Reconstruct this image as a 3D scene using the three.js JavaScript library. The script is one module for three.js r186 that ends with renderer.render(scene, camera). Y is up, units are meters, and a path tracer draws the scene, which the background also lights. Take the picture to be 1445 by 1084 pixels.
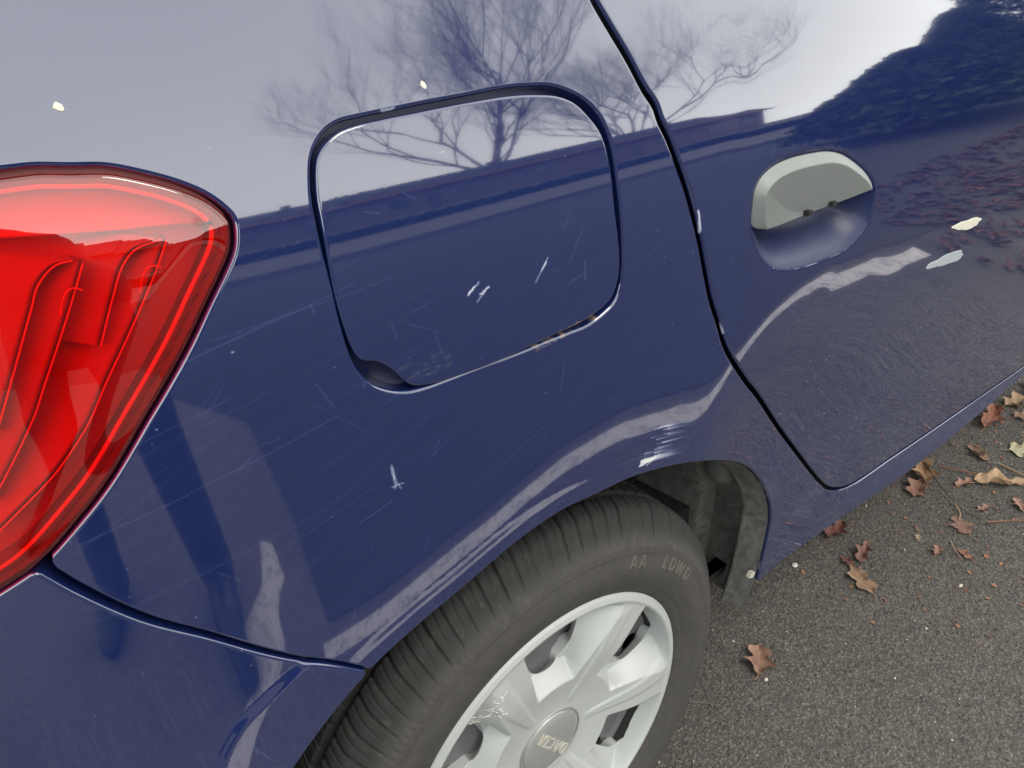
import * as THREE from 'three';
import { mergeGeometries, mergeVertices } from 'three/addons/utils/BufferGeometryUtils.js';
import { FontLoader } from 'three/addons/loaders/FontLoader.js';
import { TextGeometry } from 'three/addons/geometries/TextGeometry.js';

import { MarchingCubes } from 'three/addons/objects/MarchingCubes.js';

// ---------- camera, sky, sun, exposure ----------
const scene = new THREE.Scene();
const camera = new THREE.PerspectiveCamera(54, 1024 / 768, .02, 400);
camera.position.set(-.374, 1.097, .409);
{ // a hand-held phone: looking forwards and down at the wheel arch, rolled by two degrees
  const eye = camera.position, f = new THREE.Vector3(-.048, .806, 0).sub(eye).normalize();
  const r = new THREE.Vector3().crossVectors(f, new THREE.Vector3(0, 1, 0)).normalize(), u = new THREE.Vector3().crossVectors(r, f);
  const roll = -.038, up = u.clone().multiplyScalar(Math.cos(roll)).addScaledVector(r, -Math.sin(roll));
  camera.up.copy(up); camera.lookAt(eye.clone().add(f));
}
const renderer = new THREE.WebGLRenderer({ antialias: true });
renderer.setSize(1024, 768);
renderer.toneMapping = THREE.LinearToneMapping;
renderer.toneMappingExposure = 2.75;
renderer.shadowMap.enabled = true;
{ // an even winter overcast, a little darker overhead than low down
  const w = 256, h = 128, d = new Float32Array(w * h * 4);
  for (let j = 0; j < h; j++) for (let i = 0; i < w; i++) {
    const el = ((j + .5) / h - .5) * Math.PI, az = (i + .5) / w * 2 * Math.PI, up = Math.max(0, Math.sin(el));
    const soft = .03 * Math.sin(3 * az + 5 * up) * Math.sin(7 * up + 2 * Math.sin(az)) + .02 * Math.sin(5 * az - 9 * up);
    const v = (1.18 - .58 * Math.pow(up, .8)) * (1 + soft * Math.cos(el)), k = (j * w + i) * 4;
    d[k] = v * .995; d[k + 1] = v * 1.0; d[k + 2] = v * .94; d[k + 3] = 1;
  }
  const t = new THREE.DataTexture(d, w, h, THREE.RGBAFormat, THREE.FloatType);
  t.mapping = THREE.EquirectangularReflectionMapping; t.magFilter = t.minFilter = THREE.LinearFilter; t.needsUpdate = true;
  scene.background = t; scene.environment = t;
}
const sun = new THREE.DirectionalLight(0xfff4e6, .5);
sun.position.set(1.5, 7, 5); sun.castShadow = true; sun.shadow.radius = 45;
sun.shadow.camera.left = sun.shadow.camera.bottom = -6; sun.shadow.camera.right = sun.shadow.camera.top = 6; sun.shadow.mapSize.set(2048, 2048);
scene.add(sun, sun.target);

// ---------- small helpers ----------
let seed = 7; const rnd = () => { seed = (seed * 1664525 + 1013904223) >>> 0; return seed / 4294967296; };
const rr = (a, b) => a + (b - a) * rnd();
const names = {};
const numbered = n => { const k = names[n] = (names[n] ?? -1) + 1; return k ? n + '_' + String(k).padStart(3, '0') : n; };
function tag(o, label, category, group, kind) { if (label) o.userData.label = label; if (category) o.userData.category = category; if (group) o.userData.group = group; if (kind) o.userData.kind = kind; return o; }
function top(o, name) { o.name = numbered(name); scene.add(o); return o; }
function mesh(name, geo, mat, parent) { const m = new THREE.Mesh(geo, mat); m.castShadow = m.receiveShadow = true; if (parent) { m.name = name; parent.add(m); } else top(m, name); return m; }
const lin = (r, g, b) => new THREE.Color().setRGB(r, g, b);
const std = (c, rough, extra = {}) => new THREE.MeshPhysicalMaterial({ color: lin(...c), roughness: rough, ...extra });
function hash2(x, y) { let h = (x * 374761393 + y * 668265263) | 0; h = Math.imul(h ^ (h >>> 13), 1274126177); return ((h ^ (h >>> 16)) >>> 0) / 4294967296; }
function noise2(x, y) { const i = Math.floor(x), j = Math.floor(y), u = x - i, v = y - j, a = u * u * (3 - 2 * u), b = v * v * (3 - 2 * v); return lerp(lerp(hash2(i, j), hash2(i + 1, j), a), lerp(hash2(i, j + 1), hash2(i + 1, j + 1), a), b); }
const fbm = (x, y, o = 4) => { let s = 0, a = .5; for (let i = 0; i < o; i++) { s += a * noise2(x, y); x = x * 2.03 + 17.1; y = y * 2.03 + 9.7; a *= .5; } return s; };
function canvasTex(w, h, draw, srgb = true) { const c = document.createElement('canvas'); c.width = w; c.height = h; draw(c.getContext('2d'), w, h); const t = new THREE.CanvasTexture(c); if (srgb) t.colorSpace = THREE.SRGBColorSpace; t.magFilter = THREE.LinearFilter; return t; }
function smoothLoop(P, n = 6, closed = true) {            // Catmull-Rom through the points
  const c = new THREE.CatmullRomCurve3(P.map(p => new THREE.Vector3(p[0], p[1], 0)), closed, 'centripetal');
  return c.getPoints(P.length * n).slice(0, closed ? -1 : undefined).map(v => [v.x, v.y]);
}
const segDist = (x, y, a, b) => { const dx = b[0] - a[0], dy = b[1] - a[1], t = clamp(((x - a[0]) * dx + (y - a[1]) * dy) / (dx * dx + dy * dy + 1e-20), 0, 1); return [a[0] + dx * t, a[1] + dy * t]; };
function near(loops, x, y, open) { let best = 1e9, q = null; for (const L of loops) for (let i = 0, n = L.length; i < (open ? n - 1 : n); i++) { const p = segDist(x, y, L[i], L[(i + 1) % n]), d = (p[0] - x) ** 2 + (p[1] - y) ** 2; if (d < best) { best = d; q = p; } } return [Math.sqrt(best), q]; }
function inside(loops, x, y) { let c = false; for (const L of loops) for (let i = 0, n = L.length; i < n; i++) { const a = L[i], b = L[(i + 1) % n]; if ((a[1] > y) !== (b[1] > y) && x < (b[0] - a[0]) * (y - a[1]) / (b[1] - a[1]) + a[0]) c = !c; } return c; }
const sdf = (loops, x, y) => { const d = near(loops, x, y)[0]; return inside(loops, x, y) ? d : -d; };
// A sheet-metal panel: the part of the surface z(x, y) inside the loops, its edges rounded over with radius r and turned in by depth.
function panel(loops, z, { cell = .004, r = .002, depth = .012, uv = (x, y) => [x, y], flip = false } = {}) {
  let x0 = 1e9, x1 = -1e9, y0 = 1e9, y1 = -1e9;
  for (const p of loops[0]) { x0 = Math.min(x0, p[0]); x1 = Math.max(x1, p[0]); y0 = Math.min(y0, p[1]); y1 = Math.max(y1, p[1]); }
  x0 -= cell * 1.37; y0 -= cell * 1.31; const nx = Math.ceil((x1 - x0) / cell) + 2, ny = Math.ceil((y1 - y0) / cell) + 2, W = nx + 1;
  const D = new Float32Array(W * (ny + 1)).fill(1e3);
  for (const L of loops) for (let i = 0; i < L.length; i++) {
    const a = L[i], b = L[(i + 1) % L.length], pad = cell * 3 + r;
    const i0 = Math.max(0, Math.floor((Math.min(a[0], b[0]) - pad - x0) / cell)), i1 = Math.min(nx, Math.ceil((Math.max(a[0], b[0]) + pad - x0) / cell));
    const j0 = Math.max(0, Math.floor((Math.min(a[1], b[1]) - pad - y0) / cell)), j1 = Math.min(ny, Math.ceil((Math.max(a[1], b[1]) + pad - y0) / cell));
    for (let j = j0; j <= j1; j++) for (let k = i0; k <= i1; k++) { const x = x0 + k * cell, y = y0 + j * cell, p = segDist(x, y, a, b), d = Math.hypot(p[0] - x, p[1] - y); if (d < D[j * W + k]) D[j * W + k] = d; }
  }
  for (let j = 0; j <= ny; j++) {                         // sign by scanline
    const y = y0 + j * cell + 1e-7, xs = [];
    for (const L of loops) for (let i = 0; i < L.length; i++) { const a = L[i], b = L[(i + 1) % L.length]; if ((a[1] > y) !== (b[1] > y)) xs.push((b[0] - a[0]) * (y - a[1]) / (b[1] - a[1]) + a[0]); }
    xs.sort((a, b) => a - b); let n = 0;
    for (let k = 0; k <= nx; k++) { const x = x0 + k * cell; while (n < xs.length && xs[n] < x) n++; if (n % 2 === 0) D[j * W + k] *= -1; D[j * W + k] -= r; }
  }
  const pos = [], nor = [], tex = [], idx = [], at = new Map(), rim = [], e = .0008;
  const N = (x, y) => { const a = -(z(x + e, y) - z(x - e, y)) / (2 * e), b = -(z(x, y + e) - z(x, y - e)) / (2 * e), l = Math.hypot(a, b, 1); return [a / l, b / l, 1 / l]; };
  const push = (x, y, zz, n) => { pos.push(x, y, zz); nor.push(...n); tex.push(...uv(x, y)); return pos.length / 3 - 1; };
  const corner = (k, j) => { const key = j * W + k; let v = at.get(key); if (v === undefined) { const x = x0 + k * cell, y = y0 + j * cell; v = push(x, y, z(x, y), N(x, y)); at.set(key, v); } return v; };
  const cut = (k, j, k2, j2) => { const a = j * W + k, b = j2 * W + k2, key = 'e' + Math.min(a, b) + '_' + Math.max(a, b); let v = at.get(key); if (v === undefined) { const t = clamp(D[a] / (D[a] - D[b]), .001, .999), x = x0 + lerp(k, k2, t) * cell, y = y0 + lerp(j, j2, t) * cell; v = push(x, y, z(x, y), N(x, y)); at.set(key, v); } return v; };
  const tri = (a, b, c) => flip ? idx.push(a, c, b) : idx.push(a, b, c);
  for (let j = 0; j < ny; j++) for (let k = 0; k < nx; k++) {
    const C = [[k, j], [k + 1, j], [k + 1, j + 1], [k, j + 1]], ins = C.map(c => D[c[1] * W + c[0]] > 0), cnt = ins[0] + ins[1] + ins[2] + ins[3];
    if (!cnt) continue;
    const poly = [], isCut = [];
    for (let c = 0; c < 4; c++) { const d = (c + 1) % 4; if (ins[c]) { poly.push(corner(...C[c])); isCut.push(0); } if (ins[c] !== ins[d]) { poly.push(cut(...C[c], ...C[d])); isCut.push(ins[c] ? 1 : 2); } }
    for (let i = 1; i < poly.length - 1; i++) tri(poly[0], poly[i], poly[i + 1]);
    for (let i = 0; i < poly.length; i++) { const m = (i + 1) % poly.length; if (isCut[i] === 1 && isCut[m] === 2) rim.push([poly[i], poly[m]]); }
  }
  const rings = new Map(), steps = r > .0004 ? [18, 40, 65, 90] : [90];
  const ring = v => {
    let R = rings.get(v); if (R) return R; R = [v];
    const x = pos[v * 3], y = pos[v * 3 + 1], zz = pos[v * 3 + 2], n = [nor[v * 3], nor[v * 3 + 1], nor[v * 3 + 2]], [d, q] = near(loops, x, y);
    let gx = q[0] - x, gy = q[1] - y; const gl = Math.hypot(gx, gy) || 1; gx /= gl; gy /= gl;
    let t = [gx, gy, -(n[0] * gx + n[1] * gy) / n[2]]; const tl = Math.hypot(...t); t = t.map(u => u / tl);
    for (const s of steps) { const a = s * Math.PI / 180, o = Math.max(r, .0002) * Math.sin(a), h = r * (1 - Math.cos(a)); R.push(push(x + t[0] * o - n[0] * h, y + t[1] * o - n[1] * h, zz + t[2] * o - n[2] * h, n.map((u, i) => u * Math.cos(a) + t[i] * Math.sin(a)))); }
    if (depth > r) { const l = R[R.length - 1]; R.push(push(pos[l * 3] - n[0] * (depth - r), pos[l * 3 + 1] - n[1] * (depth - r), pos[l * 3 + 2] - n[2] * (depth - r), t)); }
    rings.set(v, R); return R;
  };
  for (const [a, b] of rim) { const A = ring(a), B = ring(b); for (let i = 0; i < A.length - 1; i++) { tri(A[i], A[i + 1], B[i]); tri(B[i], A[i + 1], B[i + 1]); } }
  const g = new THREE.BufferGeometry();
  g.setAttribute('position', new THREE.Float32BufferAttribute(pos, 3)); g.setAttribute('normal', new THREE.Float32BufferAttribute(nor, 3)); g.setAttribute('uv', new THREE.Float32BufferAttribute(tex, 2)); g.setIndex(idx);
  return g;
}
// a tube of varying radius along 3-D points
function tube(P, rad, sides = 6, seg = P.length * 3) {
  const g = new THREE.TubeGeometry(new THREE.CatmullRomCurve3(P.map(p => p.isVector3 ? p : new THREE.Vector3(...p))), seg, 1, sides, false), a = g.attributes.position, n = g.attributes.normal;
  for (let i = 0; i < a.count; i++) { const t = Math.floor(i / (sides + 1)) / seg, k = (typeof rad === 'function' ? rad(t) : rad) - 1; a.setXYZ(i, a.getX(i) + n.getX(i) * k, a.getY(i) + n.getY(i) * k, a.getZ(i) + n.getZ(i) * k); }
  return g;
}
const box = (w, h, d, x, y, z) => new THREE.BoxGeometry(w, h, d).translate(x, y, z);
const offsetLoop = (L, d) => L.map((p, i) => { const a = L[(i + L.length - 1) % L.length], b = L[(i + 1) % L.length], tx = b[0] - a[0], ty = b[1] - a[1], l = Math.hypot(tx, ty) || 1; return [p[0] + ty / l * d, p[1] - tx / l * d]; });   // d > 0 grows an anticlockwise loop
const ccw = L => { let s = 0; L.forEach((p, i) => { const q = L[(i + 1) % L.length]; s += p[0] * q[1] - q[0] * p[1]; }); return s < 0 ? L.slice().reverse() : L; };

// ---------- the car's side as one smooth surface: z (outwards) over x (forwards) and y (up) ----------
const lerp = (a, b, t) => a + (b - a) * t, clamp = (v, a, b) => Math.min(b, Math.max(a, v));
const sstep = (a, b, v) => { const t = clamp((v - a) / (b - a), 0, 1); return t * t * (3 - 2 * t); };
const sstep5 = (a, b, v) => { const t = clamp((v - a) / (b - a), 0, 1); return t * t * t * (t * (6 * t - 15) + 10); };
function spline(K) {                                    // monotone cubic through [x, y] knots
  const n = K.length, m = [], d = [];
  for (let i = 0; i < n - 1; i++) d.push((K[i + 1][1] - K[i][1]) / (K[i + 1][0] - K[i][0]));
  for (let i = 0; i < n; i++) m.push(i === 0 ? d[0] : i === n - 1 ? d[n - 2] : d[i - 1] * d[i] <= 0 ? 0 : 2 * d[i - 1] * d[i] / (d[i - 1] + d[i]));
  return x => {
    if (x <= K[0][0]) return K[0][1];
    if (x >= K[n - 1][0]) return K[n - 1][1];
    let i = 0; while (x > K[i + 1][0]) i++;
    const h = K[i + 1][0] - K[i][0], t = (x - K[i][0]) / h, t2 = t * t, t3 = t2 * t;
    return (2 * t3 - 3 * t2 + 1) * K[i][1] + (t3 - 2 * t2 + t) * h * m[i] + (3 * t2 - 2 * t3) * K[i + 1][1] + (t3 - t2) * h * m[i + 1];
  };
}
function integral(f, a, b, ref, n = 2400) {             // table of the integral of f, zero at ref, smooth lookup
  const T = new Float64Array(n + 1), h = (b - a) / n;
  for (let i = 1; i <= n; i++) T[i] = T[i - 1] + (f(a + (i - .5) * h)) * h;
  const at = x => { const u = clamp((x - a) / h, 0, n - 1e-6), i = Math.floor(u); return lerp(T[i], T[i + 1], u - i); };
  const z0 = at(ref); return x => at(x) - z0;
}
const tilt = spline([[.1, -5], [.25, -4], [.4, -3.2], [.52, -3.4], [.60, -3.6], [.65, -2.9], [.69, -2.0], [.73, -1.2], [.78, -.9], [.86, -.4], [.905, 1.6], [.947, 6], [.995, 12.2], [1.05, 16.5], [1.1, 17], [1.3, 19]]);
const bodyP = integral(y => -Math.tan(tilt(y) * Math.PI / 180), .1, 1.35, .70);
const taper = spline([[-.8, 1.5], [-.62, 1.15], [-.5, .72], [-.4, .4], [-.32, .22], [-.22, .09], [-.1, .02], [0, 0], [1.7, -.01]]);
const bodyQ = integral(taper, -.85, 2.45, 0, 3200);
// a soft swage: it follows the arch, dips at the door gap and climbs across the door; swageT is how far (degrees) the metal below it leans
const swageY = spline([[-.6, .55], [-.3, .63], [-.246, .652], [-.193, .665], [-.141, .682], [-.085, .695], [-.038, .707], [.011, .718], [.065, .721], [.11, .717], [.147, .710], [.185, .7035], [.21, .7045], [.238, .722], [.305, .751], [.36, .766], [.411, .772], [.5, .769], [.6, .760], [.8, .745], [1.7, .72]]);
const swageT = spline([[-.6, 0], [-.33, 4.5], [-.246, 2.7], [-.193, 1.9], [-.141, .8], [-.085, -.1], [-.038, -.9], [.011, -1.5], [.065, -1.75], [.147, -1], [.195, -.25], [.236, -1.6], [.305, -3.8], [.411, -4.9], [.5, -4.9], [.6, -4.4], [1.0, -3], [1.7, -2.5]]);
const swageG = integral(s => (1 - sstep(.01, .085, s)) * sstep(-.27, -.10, s), -.6, .6, .03);
function S(x, y) {
  let z = .018 + bodyP(y) + bodyQ(x);
  if (y < .95) z -= swageT(x) * .017453 * swageG(y - swageY(x)); else z -= swageT(x) * .017453 * swageG(.95 - swageY(x));
  return z;
}

// ---------- outlines and marks measured on the side, in metres ----------
const SG = 1, BASE = '#182555', PIOR = 1.98, TREE = [30, 43], TS = 8.5, FLIP = 0;
const FLAPO = [[-0.19, 1.003], [-0.187, 1.009], [-0.183, 1.014], [-0.175, 1.02], [-0.166, 1.023], [-0.154, 1.024], [-0.132, 1.025], [-0.109, 1.026], [-0.077, 1.027], [-0.045, 1.028], [-0.023, 1.027], [-0.006, 1.025], [0.011, 1.019], [0.025, 1.011], [0.036, 1], [0.043, 0.985], [0.046, 0.971], [0.048, 0.952], [0.051, 0.929], [0.053, 0.905], [0.054, 0.884], [0.052, 0.867], [0.046, 0.855], [0.033, 0.848], [0.014, 0.843], [-0.003, 0.843], [-0.031, 0.843], [-0.063, 0.843], [-0.093, 0.844], [-0.116, 0.844], [-0.137, 0.844], [-0.153, 0.846], [-0.165, 0.851], [-0.176, 0.859], [-0.183, 0.868], [-0.188, 0.879], [-0.191, 0.893], [-0.193, 0.913], [-0.194, 0.936], [-0.195, 0.956], [-0.195, 0.973], [-0.194, 0.987]];
const FLAPI = [[-0.185, 1.002], [-0.182, 1.007], [-0.176, 1.012], [-0.168, 1.016], [-0.157, 1.018], [-0.14, 1.019], [-0.113, 1.02], [-0.079, 1.021], [-0.042, 1.021], [-0.019, 1.019], [-0.002, 1.016], [0.012, 1.01], [0.023, 1], [0.032, 0.989], [0.037, 0.975], [0.04, 0.956], [0.042, 0.931], [0.046, 0.907], [0.048, 0.885], [0.046, 0.872], [0.04, 0.861], [0.025, 0.854], [0.007, 0.85], [-0.014, 0.849], [-0.044, 0.847], [-0.075, 0.845], [-0.104, 0.845], [-0.132, 0.847], [-0.147, 0.851], [-0.154, 0.858], [-0.162, 0.869], [-0.171, 0.877], [-0.182, 0.882], [-0.186, 0.891], [-0.189, 0.907], [-0.191, 0.927], [-0.191, 0.949], [-0.19, 0.972], [-0.189, 0.986]];
const HCUP = [[0.229, 0.876], [0.225, 0.898], [0.226, 0.91], [0.233, 0.92], [0.251, 0.928], [0.277, 0.931], [0.314, 0.93], [0.344, 0.927], [0.371, 0.92], [0.402, 0.906], [0.43, 0.89], [0.448, 0.875], [0.455, 0.866], [0.453, 0.832], [0.426, 0.812], [0.371, 0.809], [0.315, 0.814], [0.278, 0.824], [0.25, 0.844], [0.234, 0.867]];
const HGRIP = [[0.229, 0.876], [0.225, 0.898], [0.226, 0.91], [0.233, 0.92], [0.251, 0.928], [0.277, 0.931], [0.314, 0.93], [0.344, 0.927], [0.371, 0.92], [0.402, 0.906], [0.43, 0.89], [0.448, 0.875], [0.425, 0.872], [0.371, 0.869], [0.31, 0.868], [0.253, 0.871]];
const HTABS = [[0.3179, 0.8715], [0.3623, 0.8717]];
const DROPS = [[0.763, 0.759, -.12, .048, .0075, 0], [0.733, 0.714, -.1, .060, .0085, 1], [-0.301, 1.045, .8, .0021, .0027, 0], [-0.107, 1.035, -.9, .0036, .0018, 0]];
const STEPS = [[[-0.271, 0.974], [-0.28, 0.96], [-0.299, 0.933], [-0.32, 0.904], [-0.334, 0.883], [-0.357, 0.857], [-0.377, 0.84], [-0.394, 0.826]], [[-0.312, 0.97], [-0.323, 0.951], [-0.348, 0.909], [-0.356, 0.895], [-0.379, 0.862], [-0.392, 0.845]], [[-0.316, 0.972], [-0.324, 0.971], [-0.334, 0.963], [-0.341, 0.951], [-0.362, 0.913], [-0.376, 0.887]], [[-0.273, 0.975], [-0.287, 0.972], [-0.295, 0.965], [-0.304, 0.95], [-0.317, 0.925]]];
const MARKS = [[[-0.0984, 0.903], [-0.0895, 0.9092], 0.0012, 0.8], [[-0.0984, 0.903], [-0.0939, 0.9064], 0.0018, 0.9], [[-0.0919, 0.8955], [-0.0815, 0.904], 0.0011, 0.7], [[-0.0885, 0.9002], [-0.0816, 0.9035], 0.0016, 0.8], [[-0.0396, 0.8958], [-0.0268, 0.9107], 0.001, 0.65], [[-0.0333, 0.9028], [-0.0289, 0.9081], 0.0014, 0.8], [[0.0102, 0.8839], [0.0101, 0.901], 0.0006, 0.35], [[-0.1714, 0.7939], [-0.1698, 0.7733], 0.0012, 0.55], [[-0.1729, 0.776], [-0.1639, 0.7755], 0.0012, 0.55], [[-0.1703, 0.7847], [-0.166, 0.7715], 0.001, 0.5], [[-0.1705, 0.7922], [-0.1705, 0.7824], 0.0016, 0.5], [[0.1445, 0.9096], [0.1508, 0.8878], 0.0022, 0.9], [[0.1967, 0.7867], [0.2047, 0.7734], 0.0022, 0.85], [[0.2241, 0.7405], [0.2334, 0.7279], 0.0024, 0.9], [[0.2306, 0.729], [0.2423, 0.7185], 0.0018, 0.8], [[0.106, 0.6612], [0.1235, 0.6669], 0.0016, 0.8], [[0.0961, 0.666], [0.1082, 0.6663], 0.003, 0.9], [[-0.138, 1.0242], [-0.1302, 1.0248], 0.0022, 0.7], [[-0.3125, 0.905], [-0.1788, 0.9316], 0.0005, 0.2], [[-0.361, 0.8132], [-0.2067, 0.8473], 0.0006, 0.22], [[-0.3663, 0.8558], [-0.2621, 0.8824], 0.0005, 0.18], [[-0.3694, 0.7539], [-0.222, 0.7797], 0.0005, 0.2], [[-0.2655, 0.9197], [-0.1501, 0.9289], 0.0005, 0.18], [[-0.124, 0.8821], [-0.1495, 0.8975], 0.0005, 0.25], [[-0.1204, 0.8593], [-0.1284, 0.8834], 0.0005, 0.25], [[-0.1561, 0.887], [-0.158, 0.9], 0.0005, 0.25], [[0.2192, 0.7463], [0.061, 0.7741], 0.0005, 0.15], [[-0.1751, 0.818], [-0.2185, 0.8622], 0.0005, 0.15]];
const ARCH = [[0.43, 0.277], [0.429, 0.35], [0.427, 0.393], [0.412, 0.436], [0.386, 0.477], [0.35, 0.52], [0.309, 0.556], [0.251, 0.594], [0.19, 0.625], [0.13, 0.645], [0.083, 0.656], [0.044, 0.66], [-0.007, 0.666], [-0.045, 0.664], [-0.08, 0.657], [-0.124, 0.644], [-0.163, 0.633], [-0.211, 0.613], [-0.252, 0.583], [-0.284, 0.552], [-0.307, 0.529], [-0.325, 0.475], [-0.342, 0.42], [-0.35, 0.36], [-0.352, 0.28]];
const GAP = [[-0.03, 1.19], [0, 1.14], [0.042, 1.087], [0.048, 1.073], [0.059, 1.055], [0.073, 1.033], [0.085, 1.012], [0.095, 0.999], [0.099, 0.988], [0.106, 0.976], [0.117, 0.954], [0.129, 0.93], [0.139, 0.908], [0.152, 0.879], [0.164, 0.849], [0.177, 0.819], [0.192, 0.792], [0.211, 0.757], [0.236, 0.726], [0.266, 0.694], [0.302, 0.66], [0.412, 0.547], [0.522, 0.432], [0.558, 0.396], [0.593, 0.367], [0.66, 0.339], [0.8, 0.329], [1.0, 0.314], [1.2, 0.299], [1.45, 0.28], [1.75, 0.276], [2.25, 0.275]];
const SEAM = [[-0.382, 0.805], [-0.367, 0.779], [-0.342, 0.744], [-0.313, 0.714], [-0.286, 0.684], [-0.264, 0.662], [-0.239, 0.641], [-0.211, 0.613]];
const SILL = [[2.25, 0.252], [1.7, 0.255], [1.4, 0.258], [1.2, 0.26], [1.0, 0.264], [0.84, 0.268], [0.65, 0.274], [0.53, 0.274], [0.431, 0.271]];
const LIP = [[-0.235, 0.645], [-0.253, 0.6525], [-0.261, 0.652], [-0.281, 0.641], [-0.29, 0.635], [-0.311, 0.62], [-0.332, 0.589], [-0.352, 0.53], [-0.38, 0.44], [-0.4, 0.28]];
const SC = [[0.102, 0.674], [0.156, 0.661], [-0.169, 0.779], [-0.093, 0.904], [-0.033, 0.904], [0.146, 0.898], [0.199, 0.781], [0.228, 0.733]].slice(0, 2);
const LAMP = [[-0.58, 1.006], [-0.46, 1.018], [-0.333, 1.02], [-0.319, 1.02], [-0.305, 1.018], [-0.29, 1.016], [-0.276, 1.011], [-0.261, 1.004], [-0.249, 0.996], [-0.242, 0.988], [-0.239, 0.982], [-0.24, 0.973], [-0.243, 0.965], [-0.25, 0.955], [-0.261, 0.941], [-0.279, 0.917], [-0.297, 0.895], [-0.308, 0.882], [-0.335, 0.849], [-0.356, 0.828], [-0.382, 0.805], [-0.405, 0.792], [-0.43500000000000005, 0.776], [-0.48, 0.756], [-0.58, 0.7270000000000001]];

// ---------- materials ----------
const UX = -.56, UW = 1.9, UY = .27, UH = .82;          // the painted map covers this much of the side, in metres
const uvSide = (x, y) => [(x - UX) / UW, (y - UY) / UH];
const paintMap = canvasTex(2048, 1120, (c, w, h) => {
  const X = x => (x - UX) / UW * w, Y = y => (1 - (y - UY) / UH) * h, m = w / UW;
  c.fillStyle = '#fff'; c.fillStyle = BASE; c.fillRect(0, 0, w, h);
  const line = (pts, width, style) => { c.strokeStyle = style; c.lineWidth = width * m; c.lineCap = 'round'; c.beginPath(); pts.forEach((p, i) => i ? c.lineTo(X(p[0]), Y(p[1])) : c.moveTo(X(p[0]), Y(p[1]))); c.stroke(); };
  const wob = (a, b, n = 7, k = .0012) => { const L = []; for (let i = 0; i <= n; i++) L.push([lerp(a[0], b[0], i / n) + rr(-k, k), lerp(a[1], b[1], i / n) + rr(-k, k)]); return L; };
  // dried road film, thicker low down and behind the wheel
  for (let i = 0; i < 5200; i++) {
    const x = rr(UX, UX + UW), y = UY + Math.pow(rnd(), 2.1) * .55; if (x < .1 && y > .66) continue;
    const a = rr(.03, .22) * (x > .28 ? 1 : .5); c.fillStyle = `rgba(176,172,170,${a})`; c.beginPath(); c.ellipse(X(x), Y(y), rr(.3, 1.5), rr(.3, 1.5), 0, 0, 7); c.fill();
  }
  for (let i = 0; i < 260; i++) { const x = rr(.3, .9), y = rr(.31, .68); c.fillStyle = `rgba(215,212,208,${rr(.3, .9)})`; c.beginPath(); c.ellipse(X(x), Y(y), rr(.7, 2.1), rr(.6, 1.6), rr(0, 3), 0, 7); c.fill(); }
  for (let i = 0; i < 170; i++) { const x = rr(-.5, .9), y = rr(.66, 1.02); c.fillStyle = `rgba(210,212,220,${rr(.2, .75)})`; c.beginPath(); c.ellipse(X(x), Y(y), rr(.4, 1.0), rr(.4, 1.0), 0, 0, 7); c.fill(); }
  { const g = c.createLinearGradient(X(.30), Y(.78), X(.55), Y(.36)); g.addColorStop(0, 'rgba(96,90,92,0)'); g.addColorStop(1, 'rgba(96,90,92,.14)'); c.fillStyle = g; c.fillRect(0, 0, w, h); }
  // soft dirty smears on the sill and lower door
  for (let i = 0; i < 60; i++) { const x = rr(.35, 1), y = rr(.29, .5); const g = c.createRadialGradient(X(x), Y(y), 0, X(x), Y(y), rr(20, 70)); g.addColorStop(0, `rgba(120,112,112,${rr(.05, .13)})`); g.addColorStop(1, 'rgba(120,112,112,0)'); c.fillStyle = g; c.fillRect(0, 0, w, h); }
  // long hairline scratches, most of them running up towards the front
  for (let i = 0; i < 130; i++) {
    const x = rr(-.45, .05), y = rr(.68, .98), a = rr(.1, .6), l = rr(.04, .24), k = rr(-.004, .004);
    const P = []; for (let t = 0; t <= 6; t++) P.push([x + Math.cos(a) * l * t / 6 + k * Math.sin(t), y + Math.sin(a) * l * t / 6 + k * Math.cos(t * .7)]);
    line(P, rr(.0004, .0008), `rgba(172,176,198,${rr(.04, .13)})`);
  }
  for (let i = 0; i < 130; i++) { const x = rr(-.3, .75), y = rr(.45, .98), a = rr(0, 3), l = rr(.005, .03); line(wob([x, y], [x + Math.cos(a) * l, y + Math.sin(a) * l], 4, .0006), rr(.0004, .0007), `rgba(180,188,220,${rr(.1, .4)})`); }
  // the scratches one notices
  for (const [a, b, wd, al] of MARKS) { line(wob(a, b, 6, .0006), wd, `rgba(225,228,238,${al})`); }
  // scuffed through to the filler on the arch
  for (let i = 0; i < 34; i++) { // tapering streaks
    const o = i < 5 ? rr(-.003, .003) : rr(-.006, .034), t = i < 5 ? rr(0, .1) : rr(.0, .55), l = i < 5 ? rr(.035, .07) : rr(.018, .05), x = lerp(SC[0][0], SC[1][0], t) - .006 + o * .4, y = lerp(SC[0][1], SC[1][1], t) - .004 + o, k = rr(-.30, -.2), g = c.createLinearGradient(X(x), Y(y), X(x + l), Y(y + l * k)), al = i < 5 ? rr(.6, .95) : rr(.3, .65);
    g.addColorStop(0, `rgba(222,224,232,${al})`); g.addColorStop(.35, `rgba(215,217,228,${al * .6})`); g.addColorStop(1, 'rgba(215,217,228,0)'); c.strokeStyle = g; c.lineCap = 'round'; c.lineWidth = (i < 5 ? rr(.0024, .0046) : rr(.0012, .0026)) * m; c.beginPath(); c.moveTo(X(x), Y(y)); c.lineTo(X(x + l), Y(y + l * k)); c.stroke();
  }
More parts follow.
